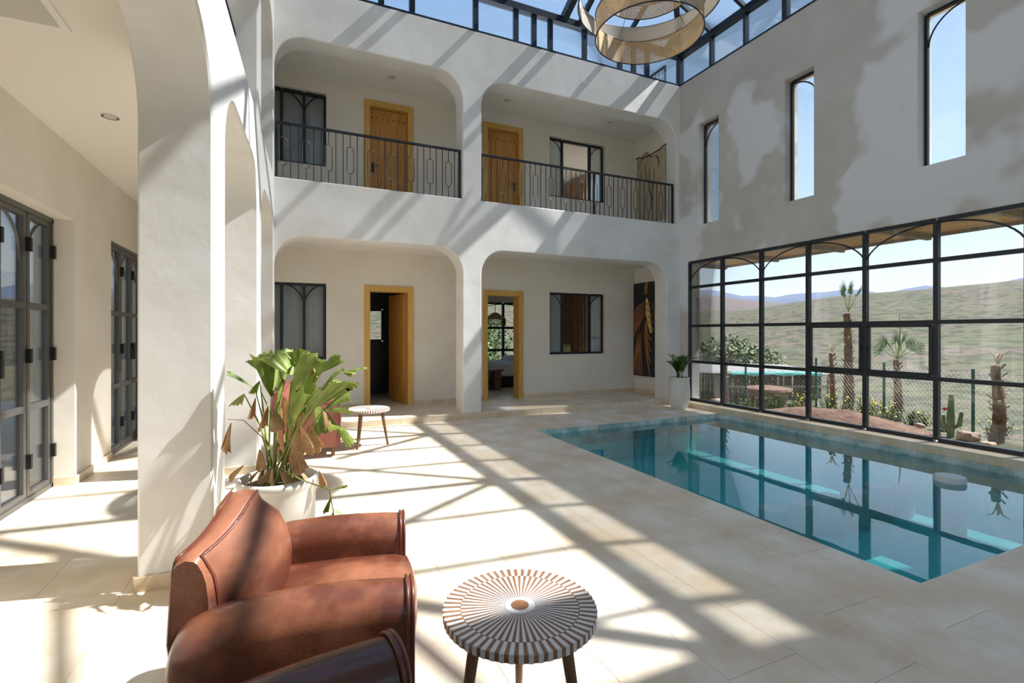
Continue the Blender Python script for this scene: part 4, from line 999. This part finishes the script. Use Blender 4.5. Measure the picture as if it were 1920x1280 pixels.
def palm(name, label, x, y, h, r, kind):
    z = gz(x, y); t = thing(name, label, 'palm', (x, y, z)); rg_ = random.Random(int(x * 100)); H = h - z; k = 14
    MB().tube([(.03 * math.sin(i * .7), .03 * math.cos(i * .5), H * i / k - .05) for i in range(k + 1)], [.72 * r * (1.15 - .5 * i / k) * (1 + .12 * (i % 2)) for i in range(k + 1)], 10).build('trunk', 'trunk', t, smooth=40)
    nb_ = int(10 + H * 14)
    for i in range(nb_):
        th = i * 2.4; zz = H * (.1 + .85 * i / nb_); rr = .72 * r * (1.1 - .45 * i / nb_)
        MB().bar((rr * .8 * math.cos(th), rr * .8 * math.sin(th), zz), ((rr + .055) * math.cos(th), (rr + .055) * math.sin(th), zz + .07), .035, .012).build('leaf_base', 'trunk' if i % 3 else 'cloth', t)
    if kind == 'dead':
        for i in range(4):
            th = i * 1.7; MB().tube([(0, 0, H - .03), (.05 * math.cos(th), .05 * math.sin(th), H + .12), (.14 * math.cos(th), .14 * math.sin(th), H + .1 + .08 * (i % 2))], [.014, .01, .004], 5).build('dry_frond', 'cloth', t)
    else:
        nf = 9 if kind == 'fan' else 5
        for i in range(nf):
            th = i * 2.4 + x; el = rg_.uniform(.2, 1.3) if kind == 'fan' else rg_.uniform(.9, 1.4); l = rg_.uniform(.3, .45); p = Vector((l * math.cos(th) * math.cos(el), l * math.sin(th) * math.cos(el), H + l * math.sin(el)))
            MB().tube([(0, 0, H - .02), p], [.012, .006], 5).build('frond_stalk', 'stem', t); mb = MB(); d = (p - Vector((0, 0, H))).normalized(); sd = d.orthogonal().normalized()
            for q in range(9):
                an = (q - 4) * .3; dd = d * math.cos(an) + sd * math.sin(an); e = p + dd * .32; wv = d.cross(sd) * .002; sw = (sd * math.cos(an) - d * math.sin(an)) * .016; mid = p.lerp(e, .5)
                vs = [p, mid + sw, e, mid - sw]; mb.add([v + wv for v in vs] + [v - wv for v in vs], [(0, 1, 2, 3), (7, 6, 5, 4), (0, 4, 5, 1), (1, 5, 6, 2), (2, 6, 7, 3), (3, 7, 4, 0)])
            mb.build('fan', 'leaf_palm', t)
    return t
palm('young_palm', 'slim bare palm trunk with a pale dead tip beside the reed shed', 9.4, 8.5, 1.05, .075, 'dead')
palm('young_palm', 'short bare palm trunk with bent dead tip behind the soil heap', 10.6, 6.75, 1.05, .07, 'dead')
palm('young_palm', 'tallest garden palm with thick shaggy trunk and stiff upright fronds', 11.9, 7.2, 1.95, .14, 'stiff')
pf = palm('young_palm', 'palm with a low fan rosette and a tall thin central shoot', 13.0, 6.75, .85, .12, 'fan')
hz_ = .8 - pf.location.z; MB().tube([(0, 0, hz_), (.02, -.05, hz_ + .7), (0, -.03, hz_ + 1.1)], [.02, .015, .01], 6).build('shoot', 'stem', pf, smooth=60)
palm('young_palm', 'thick shaggy palm trunk with broken fronds close behind the cactus', 9.75, 3.72, 1.0, .11, 'dead')
ct = thing('cactus', 'small columnar cactus with side arms and pink flower by the rocks', 'cactus', (9.75, 4.3, -.24))
for nm, pts, r in (('column', [(0, 0, 0), (0, 0, .3), (.02, 0, .68)], [.05, .055, .035]), ('arm', [(0, -.02, .15), (.03, -.1, .2), (.03, -.13, .42)], [.03, .035, .025]), ('arm', [(0, .02, .12), (0, .09, .2), (0, .1, .34)], [.03, .035, .025])):
    MB().tube(pts, r, 10).build(nm, 'cactus', ct, smooth=60)
MB().lathe([(.01, 0), (.04, .04), (.02, .05)], 8, c=(-.05, .06, .42)).build('flower', 'red_flower', ct)
# fence
fe = thing('wire_fence', 'green post and chain link fence across the garden', 'fence', (0, 0, 0)); fpts = [(10.9, 11.2), (11.15, 9.4), (11.35, 7.6), (10.9, 5.9), (10.2, 4.2), (9.6, 2.6), (9.1, 1.0)]; wm = MB()
for x, y in fpts: MB().tube([(x, y, gz(x, y) - .1), (x, y, .85)], .025, 8).build('post', 'fence_green', fe, smooth=60)
for (x0, y0), (x1, y1) in zip(fpts[:-1], fpts[1:]):
    ln = math.hypot(x1 - x0, y1 - y0); k = int(ln / .09); zb = -.25; zt = .8; nz = int((zt - zb) / .09)
    P = lambda i, z: (x0 + (x1 - x0) * min(k, max(0, i)) / k, y0 + (y1 - y0) * min(k, max(0, i)) / k, z)
    for i in range(-nz, k):
        for s in (1, -1):
            a, b = (i, i + nz) if s == 1 else (i + nz, i); za, zb2 = zb, zt
            lo_i, hi_i = max(0, i), min(k, i + nz); f0, f1 = (lo_i - i) / nz, (hi_i - i) / nz
            if hi_i <= lo_i: continue
            if s == 1: wm.bar(P(lo_i, zb + (zt - zb) * f0), P(hi_i, zb + (zt - zb) * f1), .0018)
            else: wm.bar(P(lo_i, zt - (zt - zb) * f0), P(hi_i, zt - (zt - zb) * f1), .0018)
wo = wm.build('chain_link', 'wire', fe); wo['kind'] = 'stuff'
# reed shed
sh = thing('reed_shed', 'low reed walled shed with pale roof sheets and turquoise tarp', 'shed', (13.1, 10.9, -.66), R(-27))
rp = MB()
for i in range(84):
    x = -2.6 + 4.8 * i / 84
    rp.bar((x, .02 * random.random(), 0), (x + .03 * random.uniform(-1, 1), .02 * random.random(), .84 + .06 * random.random()), .06, .03)
q = rp.build('reed_wall', 'reed', sh); q['kind'] = 'stuff'
MB().prism([(-2.7, -.35, .86), (2.3, -.35, .80), (2.3, 2.4, .92), (-2.7, 2.4, 1.06)], (0, 0, .03)).build('roof_sheet', 'sheet_grey', sh)
mb = MB(); vs = []
for i in range(15):
    x = -.7 + 2.7 * i / 14; vs += [(x, -.4, .81 + .025 * math.sin(i * 1.3)), (x, -.38, .865), (x, -.1, .885)]
fs = [(i * 3 + k, i * 3 + 3 + k, i * 3 + 4 + k, i * 3 + 1 + k) for i in range(14) for k in (0, 1)]
nn = len(vs); mb.add(vs + [(x, y + .01, z + .008) for x, y, z in vs], fs + [tuple(nn + k for k in f[::-1]) for f in fs]).build('tarp', 'tarp', sh)
for x in (-2.5, -.9, .7, 2.2): MB().tube([(x, -.3, -.15), (x + .03, -.3, .84)], .04, 8).build('post', 'wood_grey', sh, smooth=60)
MB().bar((-.9, -.33, .45), (2.2, -.33, .47), .04).build('rail', 'wood_grey', sh)
ov = thing('clay_oven', 'low brown clay oven with dark arched mouths before the shed', 'oven', (12.1, 9.5, -.45))
MB().lathe([(.5, -.15), (.52, .2), (.62, .3), (.6, .36), (.2, .42)], 24).build('dome', 'red_soil', ov, smooth=50)
for a in (-2.7, -2.0): MB().lathe([(.12, 0), (.12, .03)], 20, c=(0, 0, 0)).build('mouth', 'black', ov).matrix_local = Matrix.Translation((.5 * math.cos(a), .5 * math.sin(a), .06)) @ Matrix.Rotation(a, 4, 'Z') @ Matrix.Rotation(R(90), 4, 'Y')
# flowering weeds
def weed(x, y, h, n, fl, i):
    z = gz(x, y); t = thing('flowering_weed', 'green weed clump dotted with yellow flowers behind the soil heap' if fl else 'leafy green weed clump outside the window', 'weed', (x, y, z - .02), 0, 'yellow flowering weeds' if fl else 'green weeds')
    mb = MB(); fm = MB(); rr = random.Random(i)
    for k in range(n):
        th = rr.uniform(0, 6.28); rd = rr.uniform(0, .18); e = Vector((rd * 1.5 * math.cos(th), rd * 1.5 * math.sin(th), h * rr.uniform(.4, 1))); b = Vector((rd * .7 * math.cos(th), rd * .7 * math.sin(th), 0)); mb.bar(b, e, .008, .006)
        for q in range(5):
            p = b.lerp(e, .3 + .14 * q); a2 = rr.uniform(0, 6.28); d = Vector((math.cos(a2), math.sin(a2), .4)) * .07; s = Vector((-math.sin(a2), math.cos(a2), 0)) * .018; m2 = p + d * .5
            mb.add([p, m2 + s, p + d, m2 - s, m2 - Vector((0, 0, .004))], [(0, 1, 2, 3), (0, 4, 1), (1, 4, 2), (2, 4, 3), (3, 4, 0)])
        if fl and rr.random() < .6: fm.lathe([(.004, -.006), (.022, .006), (.005, .014)], 6, c=tuple(e))
    mb.build('leaves', 'grass', t)['kind'] = 'stuff'
    if fl: fm.build('flowers', 'petal', t)['kind'] = 'stuff'
wl = [(9.6, 8.05, .4, 0), (10.1, 7.75, .5, 0), (10.35, 7.2, .6, 1), (10.4, 6.62, .5, 1), (10.45, 6.05, .55, 1), (10.3, 5.5, .5, 1), (11.0, 4.2, .3, 1), (11.6, 6.6, .5, 1), (10.8, 7.75, .5, 0), (11.3, 5.6, .35, 0), (10.6, 8.4, .6, 0), (12.3, 5.9, .35, 1), (10.9, 4.9, .3, 0), (10.1, 8.7, .3, 0)]
for i, (x, y, h, f) in enumerate(wl): weed(x, y, h, 34, f, i)
# trees
def tree(name, label, x, y, h, rx, n, m='leaf_tree', z=None, seed=1, ls=.22):
    z = gz(x, y) if z is None else z; t = thing(name, label, 'tree', (x, y, z)); rr = random.Random(seed)
    MB().tube([(0, 0, -.2), (.05, 0, h * .4), (0, .05, h * .75)], [.12, .09, .04], 8).build('trunk', 'trunk', t, smooth=60); mb = MB()
    for i in range(6): th = i * 1.05; MB().tube([(0, 0, h * .35), (rx * .6 * math.cos(th), rx * .6 * math.sin(th), h * .7)], [.05, .02], 6).build('branch', 'trunk', t)
    for i in range(n):
        u = Vector((rr.gauss(0, 1), rr.gauss(0, 1), rr.gauss(0, 1))).normalized(); k = rr.random() ** .4 * (1 + .35 * noise.noise(u * 2.2 + Vector((seed, 0, 0))))
        p = Vector((u.x * rx * k, u.y * rx * k, h * .62 + u.z * h * .4 * k)); d = Vector((rr.gauss(0, 1), rr.gauss(0, 1), rr.gauss(0, 1))).normalized() * ls; s = d.orthogonal().normalized() * ls * .35
        mb.add([p, p + d * .5 + s, p + d, p + d * .5 - s], [(0, 1, 2, 3)])
    mb.build('foliage', m, t)['kind'] = 'stuff'; return t
tree('dark_tree', 'dark green bushy tree beyond the reed shed', 19.5, 17.5, 2.9, 1.7, 2600, seed=3)
tree('dark_tree', 'second round green tree beside the dark bushy tree', 23.0, 18.8, 2.6, 1.6, 2200, seed=4)
tree('garden_tree', 'light green tree outside the bedroom window', 5.6, 17.2, 3.2, 1.3, 1600, seed=5, m='leaf_palm', ls=.2)
tree('garden_tree', 'broad tree outside beyond the bedroom window', 8.0, 22.0, 3.6, 2.0, 2000, seed=6)
for i, (x, y, h, lb) in enumerate([(-11.5, 9.5, 4.2, 'leafy tree beyond the low terrace wall behind the near glass doors'), (-13.5, 14.0, 4.6, 'leafy tree beyond the terrace wall opposite the far glass doors'), (-11.0, 19.0, 4.0, 'leafy tree at the far end of the terrace wall')]):
    tree('terrace_tree', lb, x, y, h, 1.7, 1800, seed=10 + i, z=-.2)
